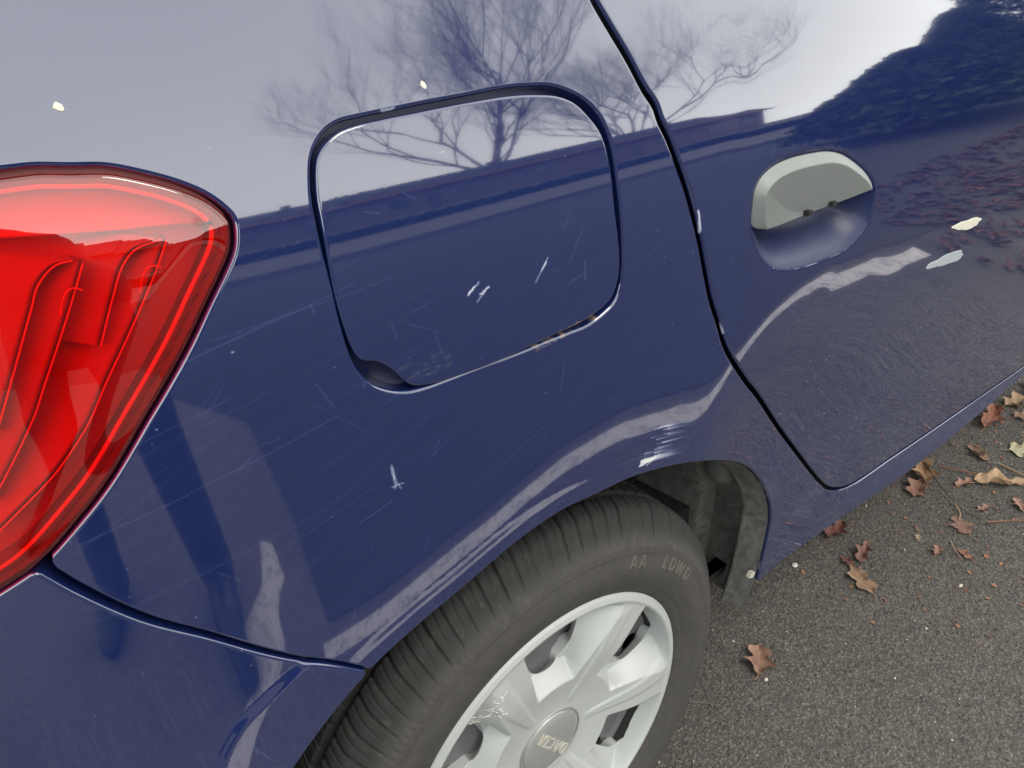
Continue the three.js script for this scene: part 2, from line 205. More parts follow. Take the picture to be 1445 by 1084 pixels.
  for (let i = 0; i < 12; i++) line(wob([SC[0][0] - .004 + rr(-.004, .004), SC[0][1] - .006 + rr(-.003, .003)], [SC[0][0] + .008 + rr(-.003, .010), SC[0][1] - .008 + rr(-.002, .003)], 3, .0005), rr(.001, .0018), `rgba(240,240,240,${rr(.4, .9)})`);
  // grime caught under the flap
  for (let i = 0; i < 140; i++) { const t = rnd(), x = lerp(FLAPI[21][0], FLAPI[24][0], t * t), y = lerp(FLAPI[21][1], FLAPI[24][1], t * t) + rr(-.008, -.001); c.fillStyle = `rgba(${rr(120, 190) | 0},${rr(110, 150) | 0},${rr(95, 120) | 0},${rr(.15, .5)})`; c.beginPath(); c.ellipse(X(x), Y(y), rr(.8, 3), rr(.6, 1.6), 0, 0, 7); c.fill(); }
  for (let i = 0; i < 60; i++) { const x = -.165 + rnd() * .05, y = .860 + rr(-.006, .008); c.fillStyle = `rgba(105,100,98,${rr(.1, .35)})`; c.beginPath(); c.ellipse(X(x), Y(y), rr(.8, 3), rr(.6, 1.6), 0, 0, 7); c.fill(); }
  // dust wiped round in the handle cup
  for (let i = 0; i < 90; i++) { const x = rr(.235, .42), y = rr(.825, .87), a = rr(-.6, .9); line(wob([x, y], [x + Math.cos(a) * rr(.01, .04), y + Math.sin(a) * .012], 4, .001), rr(.001, .004), `rgba(150,162,190,${rr(.02, .09)})`); }
});
paintMap.anisotropy = 8;
const orange_peel = (() => { const n = 512, d = new Uint8Array(n * n * 4); for (let j = 0; j < n; j++) for (let i = 0; i < n; i++) { let s = 0; for (let k = 1; k < 4; k++) s += Math.sin((i * (3 + k * 5) + j * (7 * k - 4)) / n * 6.2832 + k) / 3; const v = clamp(128 + s * 20 + (hash2(i, j) - .5) * 8 + (hash2(i >> 2, j >> 2) - .5) * 34, 0, 255), o = (j * n + i) * 4; d[o] = d[o + 1] = d[o + 2] = v; d[o + 3] = 255; } const t = new THREE.DataTexture(d, n, n); t.magFilter = THREE.LinearFilter; t.wrapS = t.wrapT = THREE.RepeatWrapping; t.repeat.set(7, 4); t.needsUpdate = true; return t; })();
const paint = new THREE.MeshPhysicalMaterial({ map: paintMap, roughness: .05, ior: PIOR, clearcoat: 1, clearcoatRoughness: .012, bumpMap: orange_peel, bumpScale: .000014 });
const shadedWellPaint = new THREE.MeshPhysicalMaterial({ map: paintMap, color: lin(.45, .55, .8), roughness: .4, ior: 1.5 }), shadedCupPaint = new THREE.MeshPhysicalMaterial({ map: paintMap, color: lin(.6, .68, .75), roughness: .42, ior: 1.5 });  // body paint darkened for the flap well and handle cup, recess shade as colour
const black = std([.012, .012, .013], .75), rubber = std([.035, .034, .033], .8), plastic = std([.12, .123, .118], .6);

// ---------- outlines on the car's side (x, y in metres) ----------
const open = (P, n = 5) => smoothLoop(P, n, false);
const shift = (P, d) => P.map((p, i) => { const a = P[Math.max(0, i - 1)], b = P[Math.min(P.length - 1, i + 1)], tx = b[0] - a[0], ty = b[1] - a[1], l = Math.hypot(tx, ty) || 1; return [p[0] + ty / l * d, p[1] - tx / l * d]; });
const gapLine = open(GAP);
const archLine = open(ARCH);
const seamLine = open(SEAM);
const lampLine = open(LAMP);
const sillLine = SILL;
const cutAt = (L, p) => { let b = 0, d = 9; L.forEach((q, i) => { const k = Math.hypot(q[0] - p[0], q[1] - p[1]); if (k < d) { d = k; b = i; } }); return b; };
const iA = cutAt(archLine, SEAM[SEAM.length - 1]), iL = cutAt(lampLine, SEAM[0]);
const flapOuter = offsetLoop(ccw(smoothLoop(FLAPO)), -.0014), flapInner = offsetLoop(ccw(smoothLoop(FLAPI)), .0013), cup = smoothLoop(HCUP), grip = smoothLoop(HGRIP, 6);
const bodyLoop = [...shift(gapLine, SG * .0026), ...sillLine, ...archLine.slice(1, iA + 1), ...seamLine.map((p, i) => shift(seamLine, -lerp(.0034, .0010, i / seamLine.length))[i]).reverse().slice(1, -1), ...lampLine.slice(0, iL).reverse().map(p => p), [-.58, 1.19]];
const doorEdge = shift(gapLine, -SG * .0026), edgeAt = x => { const i = doorEdge.findIndex(p => p[0] > x); return lerp(doorEdge[i - 1][1], doorEdge[i][1], (x - doorEdge[i - 1][0]) / (doorEdge[i][0] - doorEdge[i - 1][0])); };
const doorLoop = [...doorEdge.filter(p => p[0] < 1.45), [1.4522, edgeAt(1.4522)], [1.4522, 1.19]], frontDoorLoop = [[1.4578, edgeAt(1.4578)], ...doorEdge.filter(p => p[0] > 1.46), [2.25, 1.19], [1.4578, 1.19]];
const bumperLoop = [...seamLine.map((p, i) => shift(seamLine, lerp(.0036, .0010, i / seamLine.length))[i]), ...archLine.slice(iA + 1), [-.58, .29], ...lampLine.slice(iL + 1).reverse()];
const lampLoop = ccw([...lampLine]);
const gapY = spline(GAP.filter(p => p[0] > .52));

// ---------- the car ----------
const car = top(new THREE.Group(), 'parked_car');
tag(car, 'dark navy blue hatchback with scuffed rear wheel arch parked on the asphalt', 'car');
const zBody = (x, y) => { let z = S(x, y); if (x < .5 && y < .72 && x > -.3) { const d = near([archLine], x, y, true)[0]; if (d < .03) z += .0004 * (1 - sstep(.014, .028, d)); } if (x > .44) { const g = gapY(x), k = sstep(.44, .9, x); z += k * .0115 * (1 - sstep(g - .055, g + .004, y)); } return z; };
mesh('body_side', panel([bodyLoop, flapOuter], zBody, { cell: .0034, r: .0028, depth: .016, uv: uvSide }), paint, car);
const lipL = LIP, lipS = open(lipL, 4);
const lipLoop = [...lipS, [-.1, .29], [-.1, .64]];
mesh('rear_bumper', panel([bumperLoop], (x, y) => { let z = S(x, y) - .0006; if (x < -.2 && y < .7) z += .0018 * sstep(-.005, .005, sdf([lipLoop], x, y)); return z; }, { cell: .0022, r: .0026, depth: .016, uv: uvSide }), paint, car);
// fuel flap, its well and the finger scoop
const flap = mesh('fuel_flap', panel([flapInner], (x, y) => S(x, y) + .0004, { cell: .003, r: .0022, depth: .008, uv: uvSide }), paint, car);
mesh('flap_well', panel([offsetLoop(ccw(flapOuter), .006)], (x, y) => { const d = Math.hypot(x + .176, y - .866); return S(x, y) - .013 - .008 * (1 - sstep(.008, .034, d)); }, { cell: .004, r: 0, depth: 0, uv: uvSide }), shadedWellPaint, flap);
// rear door with its pressed-in handle cup
const zDoor = (x, y) => { let z = S(x, y); if (x > .17 && x < .46 && y > .79 && y < .96) { const d = sdf([cup], x, y); if (d > -.004) z -= .036 * sstep(-.003, .040, d) + .0015 * sstep(-.004, .003, d); } return z; };
const door = mesh('rear_door', panel([doorLoop, cup], zDoor, { r: .0028, depth: .003, uv: uvSide }), paint, car);
mesh('handle_cup', panel([offsetLoop(ccw(cup), .0035)], zDoor, { cell: .003, r: 0, depth: 0, uv: uvSide }), shadedCupPaint, door);
const silver = std([.195, .212, .214], .45, { metalness: .2, ior: 1.5 });
const zGrip = (x, y) => { const d = near([cup], x, y)[0], k = clamp(d / .0108, 0, 1); return S(x, y) - .0015 + .0085 * (k < .94 ? k : .94 + .06 * (1 - (1 - (k - .94) / .06) ** 2) * .5) - .16 * sstep(.0098, .0118, d) * Math.max(0, d - .0098); };
mesh('door_handle', mergeGeometries([panel([grip], zGrip, { cell: .0013, r: .0012, depth: .014 })]), silver, door);
for (const [x, y] of HTABS) { const b = box(.0075, .005, .006, 0, 0, 0).rotateZ(-.05).translate(x, y, S(x, y) + .0022); mesh('handle_clip', b, black, door); }
mesh('front_door', panel([frontDoorLoop], S, { cell: .006, r: .0028, depth: .016, uv: uvSide }), paint, car);
// bird droppings, dried on the door and above the lamp
const dropMat = std([.66, .64, .56], .8), dropGrey = std([.36, .40, .44], .7);
for (const [x, y, a, w, h, m] of DROPS) {
  const L = []; for (let i = 0; i < 26; i++) { const t = i / 26 * 6.2832, k = 1 + .14 * Math.sin(3 * t + x * 40) + .07 * Math.sin(7 * t + y * 90); const u = Math.cos(t) * w * k, v = Math.sin(t) * h * k; L.push([x + u * Math.cos(a) - v * Math.sin(a), y + u * Math.sin(a) + v * Math.cos(a)]); }
  mesh('bird_dropping', panel([L], (X, Y) => S(X, Y) + .0007 + .0004 * noise2(X * 400, Y * 400), { cell: .0015, r: .0006, depth: .0012 }), m ? dropGrey : dropMat, x > .2 ? door : car);
}
// black inner structure seen through the gaps
{
  const arch = offsetLoop(ccw([...archLine, [-.352, .2], [.43, .2]]), .036);
  mesh('inner_structure', panel([[[-.6, .26], [2.25, .26], [2.25, 1.2], [-.6, 1.2]], arch], (x, y) => S(x, y) - .06, { cell: .012, r: 0, depth: .02 }), black, car);
  const under = [box(2.75, .1, 1.5, .82, .30, -.9), box(.3, .9, 1.4, -.45, .75, -.95), box(1.85, .8, 1.4, 1.32, .75, -.95)];
  mesh('underbody', mergeGeometries(under), black, car);
  const up = new THREE.Shape([[-.3, 0], [2.25, 0], [2.0, .42], [.25, .42], [-.2, .1]].map(p => new THREE.Vector2(...p)));
  const glassHouse = new THREE.ExtrudeGeometry(up, { depth: 1.3, bevelEnabled: true, bevelSize: .03, bevelThickness: .06, bevelSegments: 4 }); glassHouse.translate(0, 1.2, -1.6);
  const a = glassHouse.attributes.position; for (let i = 0; i < a.count; i++) { const k = (a.getY(i) - 1.15) * .35, z = a.getZ(i); a.setZ(i, z > -.9 ? z - k : z + k); } glassHouse.computeVertexNormals();
  mesh('side_window', glassHouse, std([.01, .012, .013], .04), car);
  mesh('roof', new THREE.BoxGeometry(1.75, .03, 1.05).translate(1.1, 1.655, -.95), paint, car);
}
// ---------- tail lamp ----------
{
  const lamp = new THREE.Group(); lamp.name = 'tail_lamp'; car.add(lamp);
  const inset = d => offsetLoop(lampLoop, -d).filter(p => sdf([lampLoop], ...p) > d * .93 || p[0] < -.5);
  const lensMat = new THREE.MeshPhysicalMaterial({ color: lin(1, .058, .04), transmission: 1, thickness: 0, roughness: .02, ior: 1.95, side: THREE.DoubleSide });
  const bulge = (x, y) => .0035 * sstep(0, .03, Math.max(0, sdf([lampLoop], x, y)));
  mesh('lens', panel([inset(.0022)], (x, y) => S(x, y) + .0015 + bulge(x, y), { cell: .003, r: .003, depth: .012 }), lensMat, lamp);
  mesh('seal', panel([lampLoop.map(p => p)], (x, y) => S(x, y) - .0095, { cell: .006, r: 0, depth: .004 }), std([.02, .02, .022], .5), lamp).visible = true;
  lamp.children.pop();                                       // the lamp is open behind its lens: a rim instead of a plate
  const deep = -.027, ring1 = inset(.0008), ring2 = inset(.0100);
  mesh('seal', panel([ring1, ring2], (x, y) => S(x, y) - .0075 + .0012 * sstep(.0055, .0062, sdf([lampLoop], x, y)), { cell: .0022, r: .0006, depth: .03 }), std([.22, .05, .05], .5), lamp);
  const edge = std([.95, .95, .93], .5);
  mesh('reflector_rim', tube(ring2.filter(p => p[0] > -.56).map(([x, y]) => [x, y, S(x, y) - .006]), .0013, 6, 260), edge, lamp);
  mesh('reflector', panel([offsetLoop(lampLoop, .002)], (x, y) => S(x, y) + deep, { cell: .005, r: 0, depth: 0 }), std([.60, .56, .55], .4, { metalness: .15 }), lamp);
  const upper = lampLoop.filter(p => p[1] > .976 + .02 * (p[0] + .25)); mesh('added_bright_panel', panel([ccw([...upper])], (x, y) => S(x, y) - .0125 - .006 * (1 - sstep(.985, 1.012, y)), { cell: .004, r: .002, depth: .01 }), std([.92, .91, .90], .45), lamp);  // added near-white panel: the sky-lit brightness up here is put into its colour
  // stepped reflector: each leaf rises towards the bright edge line in front of it and drops behind it
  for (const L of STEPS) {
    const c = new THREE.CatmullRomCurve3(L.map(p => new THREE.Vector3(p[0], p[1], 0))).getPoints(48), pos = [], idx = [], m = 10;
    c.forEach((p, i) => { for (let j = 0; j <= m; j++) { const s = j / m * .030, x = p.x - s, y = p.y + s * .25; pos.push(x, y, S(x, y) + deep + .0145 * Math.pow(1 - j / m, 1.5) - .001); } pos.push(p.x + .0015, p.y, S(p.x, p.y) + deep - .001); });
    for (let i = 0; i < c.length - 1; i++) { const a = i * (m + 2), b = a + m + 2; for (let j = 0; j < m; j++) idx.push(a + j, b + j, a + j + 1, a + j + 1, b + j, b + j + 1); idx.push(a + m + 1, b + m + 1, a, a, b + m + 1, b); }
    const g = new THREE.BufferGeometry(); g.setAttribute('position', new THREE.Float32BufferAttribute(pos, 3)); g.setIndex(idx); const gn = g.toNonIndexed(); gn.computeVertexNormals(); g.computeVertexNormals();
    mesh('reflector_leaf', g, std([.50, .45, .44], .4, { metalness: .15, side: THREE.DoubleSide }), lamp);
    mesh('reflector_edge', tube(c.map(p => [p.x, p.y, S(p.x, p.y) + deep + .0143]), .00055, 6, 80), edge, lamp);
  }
  for (const [x, y] of [[-.278, .962], [-.3165, .958]]) { const P = []; for (let i = 0; i <= 8; i++) { const t = i / 8; P.push([x - .0135 * t, y - .001 + .006 * Math.sin(t * 2.2) - .015 * t * t, S(x, y) + deep + .0165]); } mesh('reflector_edge', tube(P, .0005, 5, 20), edge, lamp); }
}
// ---------- rear wheel ----------
const HY = .305, TAU = Math.PI * 2;
{
  const wheel = new THREE.Group(); wheel.name = 'rear_wheel'; wheel.position.set(0, HY, 0); car.add(wheel);
  // tyre: section from bead to bead, with grooves, shoulder sipes and sidewall ribs
  const sec = spline([[0, .196], [.06, .206], [.22, .238], [.38, .267], [.46, .283], [.5, .291], [.56, .3005], [.62, .3040], [.8, .3055], [1, .306]]);
  const secZ = spline([[0, -.012], [.06, -.002], [.22, .0085], [.38, .004], [.46, -.005], [.5, -.012], [.56, -.022], [.62, -.034], [.8, -.062], [1, -.089]]);
  const nu = 150, nt = 1440, pos = [], idx = [];
  for (let i = 0; i <= nt; i++) for (let j = 0; j <= nu; j++) {
    const half = j / nu * 2, u = half <= 1 ? half : 2 - half, th = i / nt * TAU; let r = sec(u), z = secZ(u); if (half > 1) z = -.178 - z;
    let cut = 0;
    if (u > .40) {                                            // sipes and lateral grooves, slanted
      const lean = (u - .5) * .16 * (half > 1 ? -1 : 1), q1 = (th + lean + TAU) / TAU * 90, k = q1 % 1, k2 = ((th + lean * 1.3 + .02 + TAU) / TAU * 180) % 1, hv = hash2(Math.floor(q1), half > 1 ? 3 : 8);
      const deepening = sstep(.405, .45, u);
      cut = Math.max((.0018 + .0022 * hv) * (1 - sstep(.045, .09, Math.abs(k - .5 + .12 * (hv - .5)))) * deepening, .0012 * (1 - sstep(.05, .12, Math.abs(k2 - .5))) * sstep(.45, .5, u));
      if (Math.abs(u - .70) < .022 || Math.abs(u - .93) < .022) cut = .007;
    }
    let rib = 0;
    if (u < .41) { rib = .0014 * (Math.exp(-(((u - .372) / .008) ** 2)) + Math.exp(-(((u - .345) / .006) ** 2))) + .0008 * Math.exp(-(((u - .08) / .012) ** 2)) + .0007 * Math.exp(-(((u - .13) / .007) ** 2)); const kk = (th / TAU * 220) % 1; if (u > .385 && u < .41) rib += .0007 * (kk < .5 ? 1 : 0); }
    r -= cut; z += rib * (half > 1 ? -1 : 1);
    pos.push(Math.cos(th) * r, Math.sin(th) * r, z);
  }
  for (let i = 0; i < nt; i++) for (let j = 0; j < nu; j++) { const a = i * (nu + 1) + j, b = a + nu + 1; idx.push(a, b, a + 1, a + 1, b, b + 1); }
  const g = new THREE.BufferGeometry(); g.setAttribute('position', new THREE.Float32BufferAttribute(pos, 3)); g.setIndex(idx); g.computeVertexNormals();
  // dusty brown sidewall, blacker tread
  const col = []; for (let i = 0; i < pos.length; i += 3) { const r = Math.hypot(pos[i], pos[i + 1]), th = Math.atan2(pos[i + 1], pos[i]), n = fbm(th * 30, r * 120, 3), n2 = fbm(pos[i] * 260, pos[i + 1] * 260, 2), t = 1 - sstep(.266, .290, r); const d = clamp(t * (.55 + .6 * n) + .18 * n2, 0, 1); const rough = n2 > .62 ? .025 : 0; col.push(lerp(.013, .054, d) + rough * .8, lerp(.0135, .051, d) + rough * .8, lerp(.014, .0485, d) + rough * .8); }
  g.setAttribute('color', new THREE.Float32BufferAttribute(col, 3));
  const tyre = mesh('tyre', g, new THREE.MeshStandardMaterial({ vertexColors: true, roughness: .82 }), wheel);
  // raised lettering on the sidewall
  const font = await new FontLoader().loadAsync('fonts/droid/droid_sans_bold.typeface.json');
  const letters = [], word = (s, a0, r, size) => { let a = a0; for (const ch of s) { if (ch === ' ') { a -= .06; continue; } const q = new TextGeometry(ch, { font, size, depth: .0014, curveSegments: 3 }); q.computeBoundingBox(); const w = q.boundingBox.max.x; q.translate(-w / 2, 0, 0); a -= (w / 2 + .002) / r; const p = q.attributes.position; for (let i = 0; i < p.count; i++) { const y = p.getY(i), x = p.getX(i), rad = r + y, t = a - x / r, u = rad < .238 ? .22 : .22 + (rad - .238) / .03 * .16; p.setXYZ(i, Math.cos(t) * rad, Math.sin(t) * rad, secZ(u) + p.getZ(i) - .0003); } q.computeVertexNormals(); letters.push(q); a -= (w / 2 + .002) / r; } };
  word('AA', 1.18, .243, .014); word('LDWD', .92, .243, .016); word('185 65 R15', 4.2, .243, .014);
  mesh('sidewall_lettering', mergeGeometries(letters), std([.095, .088, .08], .8), wheel);
  // silver cover with six deep windows
  const RC = .205, W0 = 27, wrap = d => { d = ((d % 60) + 60) % 60; return d > 30 ? d - 60 : d; };
  const circle = (r, n = 200) => Array.from({ length: n }, (_, i) => [Math.cos(i / n * TAU) * r, Math.sin(i / n * TAU) * r]);
  const polar = (r, deg) => [Math.cos(deg * Math.PI / 180) * r, Math.sin(deg * Math.PI / 180) * r];
  const zCover = (x, y) => {
    const r = Math.hypot(x, y), d = wrap(Math.atan2(y, x) * 180 / Math.PI - W0);
    let z = -.0145 * (1 - sstep(.045, .15, r)) - .0025 * sstep(.184, .188, r) * 0;
    z -= .0035 * sstep(.2, .2055, r) - .0015 * Math.exp(-(((r - .1955) / .003) ** 2));
    const soft = t => { t = clamp(t, 0, 1); return lerp(t, t * t * (3 - 2 * t), .22); }, start = -17.5 - 12 * clamp((r - .1) / .08, 0, 1), f = soft((d - start) / (-15 - start)) * (1 - soft((d - 14) / 3)), gr = soft((r - .093) / .018) * (1 - soft((r - .1865) / .006));
    z -= .024 * f * gr;
    const rad = d - 30 * Math.sign(d); z += .0018 * (1 - sstep(3, 6, Math.abs(rad))) * sstep(.05, .07, r) * (1 - sstep(.175, .19, r));   // a flat rib along each spoke
    return z;
  };
  const holes = []; for (let k = 0; k < 6; k++) holes.push(smoothLoop([[.113, -10], [.1085, 0], [.1125, 9.5], [.126, 12.5], [.15, 13.2], [.178, 13], [.1850, 11.8], [.1858, 0], [.1850, -12.6], [.178, -14.4], [.15, -14.8], [.127, -14]].map(([r, a]) => polar(r, a + W0 + 60 * k)), 3));
  const coverMat = std([.42, .445, .45], .52, { metalness: .15 });
  mesh('wheel_cover', panel([circle(RC), ...holes], zCover, { cell: .0016, r: .0012, depth: .014 }), coverMat, wheel);
  const capZ = -.0115;
  const capGeo = new THREE.LatheGeometry([[0, .0025], [.02, .0022], [.034, .001], [.0405, -.001], [.0425, -.003], [.043, -.012]].map(p => new THREE.Vector2(...p)), 96).rotateX(Math.PI / 2).translate(0, 0, capZ);
  mesh('centre_cap', capGeo, std([.36, .375, .375], .34, { metalness: .4 }), wheel);
  mesh('cap_ring', new THREE.TorusGeometry(.0452, .0014, 10, 90).translate(0, 0, capZ - .0028), std([.30, .315, .32], .4, { metalness: .4 }), wheel);
  const tg = new TextGeometry('DACIA', { font, size: .0148, depth: .0012, curveSegments: 4 }); tg.computeBoundingBox(); tg.translate(-tg.boundingBox.max.x / 2, -.0074, 0).scale(1.12, 1, 1).rotateZ(2.2 + FLIP).translate(0, 0, capZ + .0016);
  mesh('cap_lettering', tg, std([.72, .70, .62], .3, { metalness: .5 }), wheel);
  // kerb scuffs on the cover
  const scuffs = []; for (let i = 0; i < 34; i++) { const a = rr(116, 133) * Math.PI / 180, r = rr(.148, .168) + (a - 2.2) * -.03, p = [Math.cos(a) * r, Math.sin(a) * r], q = [p[0] + rr(-.008, .008), p[1] + rr(-.006, .010)]; scuffs.push(tube([[...p, zCover(...p) + .0003], [(p[0] + q[0]) / 2 + rr(-.002, .002), (p[1] + q[1]) / 2, zCover((p[0] + q[0]) / 2, (p[1] + q[1]) / 2) + .0004], [...q, zCover(...q) + .0003]], .0004, 4, 6)); }
  mesh('scuff', mergeGeometries(scuffs), std([.68, .68, .66], .7), wheel);
  // pressed steel wheel behind the cover
  const steel = std([.145, .15, .16], .5, { metalness: .3 }), vents = []; for (let k = 0; k < 12; k++) vents.push(circle(.0135, 28).map(p => { const c = polar(.163, 8 + 30 * k); return [p[0] + c[0], p[1] + c[1]]; }));
  mesh('steel_wheel', panel([circle(.19), ...vents], (x, y) => { const r = Math.hypot(x, y); return -.040 + .010 * (1 - sstep(.07, .12, r)) + .006 * sstep(.178, .19, r); }, { cell: .004, r: .002, depth: .006 }), steel, wheel);
  mesh('wheel_barrel', new THREE.LatheGeometry([[.199, -.004], [.19, -.012], [.186, -.05], [.183, -.16], [.05, -.162], [.02, -.165]].map(p => new THREE.Vector2(...p)), 96).rotateX(Math.PI / 2), black, wheel);
}
// ---------- wheel arch liner ----------
{
  const liner = new THREE.Group(); liner.name = 'wheel_arch_liner'; liner.position.set(0, HY, 0); car.add(liner);
  const prof = spline([[0, .3855], [.004, .3850], [.010, .3830], [.030, .3780], [.034, .3765], [.038, .3775], [.043, .3920], [.050, .3985], [.098, .3985], [.104, .391], [.109, .3765], [.118, .3740], [.160, .370], [.26, .362]]);   // depth behind the lip -> radius
  const AL = [...archLine], archRaw = th => { const x = Math.cos(th), y = Math.sin(th); for (let i = 0; i < AL.length - 1; i++) { const a = [AL[i][0], AL[i][1] - HY], b = [AL[i + 1][0], AL[i + 1][1] - HY], ca = x * a[1] - y * a[0], cb = x * b[1] - y * b[0]; if (ca <= 0 && cb > 0 || ca >= 0 && cb < 0) { const t = ca / (ca - cb), px = lerp(a[0], b[0], t), py = lerp(a[1], b[1], t); if (px * x + py * y > 0) return Math.hypot(px, py); } } return .40; };
  const archR = th => { let s = 0; for (let k = -2; k <= 2; k++) s += archRaw(th + k * .012); return s / 5; };
  const nt = 220, nz = 130, pos = [], idx = [], t0 = -.21, t1 = 3.3;
  for (let i = 0; i <= nt; i++) { const th = lerp(t0, t1, i / nt), aR = archR(Math.max(th, .0)) - .0005; for (let j = 0; j <= nz; j++) { const d = j / nz * .26; let r = prof(d) - .3855 + aR; r = lerp(r, r + .002 * (fbm(th * 14, d * 60, 3) - .5), 1); const x = Math.cos(th) * r, y = Math.sin(th) * r; const zl = S(Math.cos(th) * aR, HY + Math.sin(th) * aR) - .0045; pos.push(x, y, zl - d); } }
  for (let i = 0; i < nt; i++) for (let j = 0; j < nz; j++) { const a = i * (nz + 1) + j, b = a + nz + 1; idx.push(a, a + 1, b, a + 1, b + 1, b); }
  const g = new THREE.BufferGeometry(); g.setAttribute('position', new THREE.Float32BufferAttribute(pos, 3)); g.setIndex(idx); g.computeVertexNormals();
  const col = []; for (let i = 0; i < pos.length; i += 3) { const n = fbm(pos[i] * 30, pos[i + 1] * 30 + pos[i + 2] * 40, 4), n2 = fbm(pos[i + 1] * 160 + 7, pos[i + 2] * 160, 3), k = .045 + .20 * n * n2 * 1.6; col.push(k * 1.0 + .02, k * 1.0 + .02, k * .97 + .019); } g.setAttribute('color', new THREE.Float32BufferAttribute(col, 3));
  const lm = new THREE.MeshStandardMaterial({ vertexColors: true, roughness: .7 });
  mesh('liner_shell', g, lm, liner);
  for (const [deg, s] of [[44, 1.15], [21, 1.5]]) { const th = deg * Math.PI / 180, r = archR(th) + .009, b = new THREE.SphereGeometry(.0165 * s, 28, 18).scale(1.05, 1.2, 1).rotateZ(th).translate(Math.cos(th) * r, Math.sin(th) * r, S(Math.cos(th) * r, HY + Math.sin(th) * r) - .0045 - .074); mesh('bolt_boss', b, plastic, liner); }
  // chipped clip at the foot of the lip
  mesh('liner_clip', box(.012, .010, .006, 0, 0, 0).rotateZ(-.5).translate(ARCH[0][0] - .012, ARCH[0][1] - HY + .014, S(...ARCH[0]) - .006), std([.45, .43, .38], .7), liner);
}

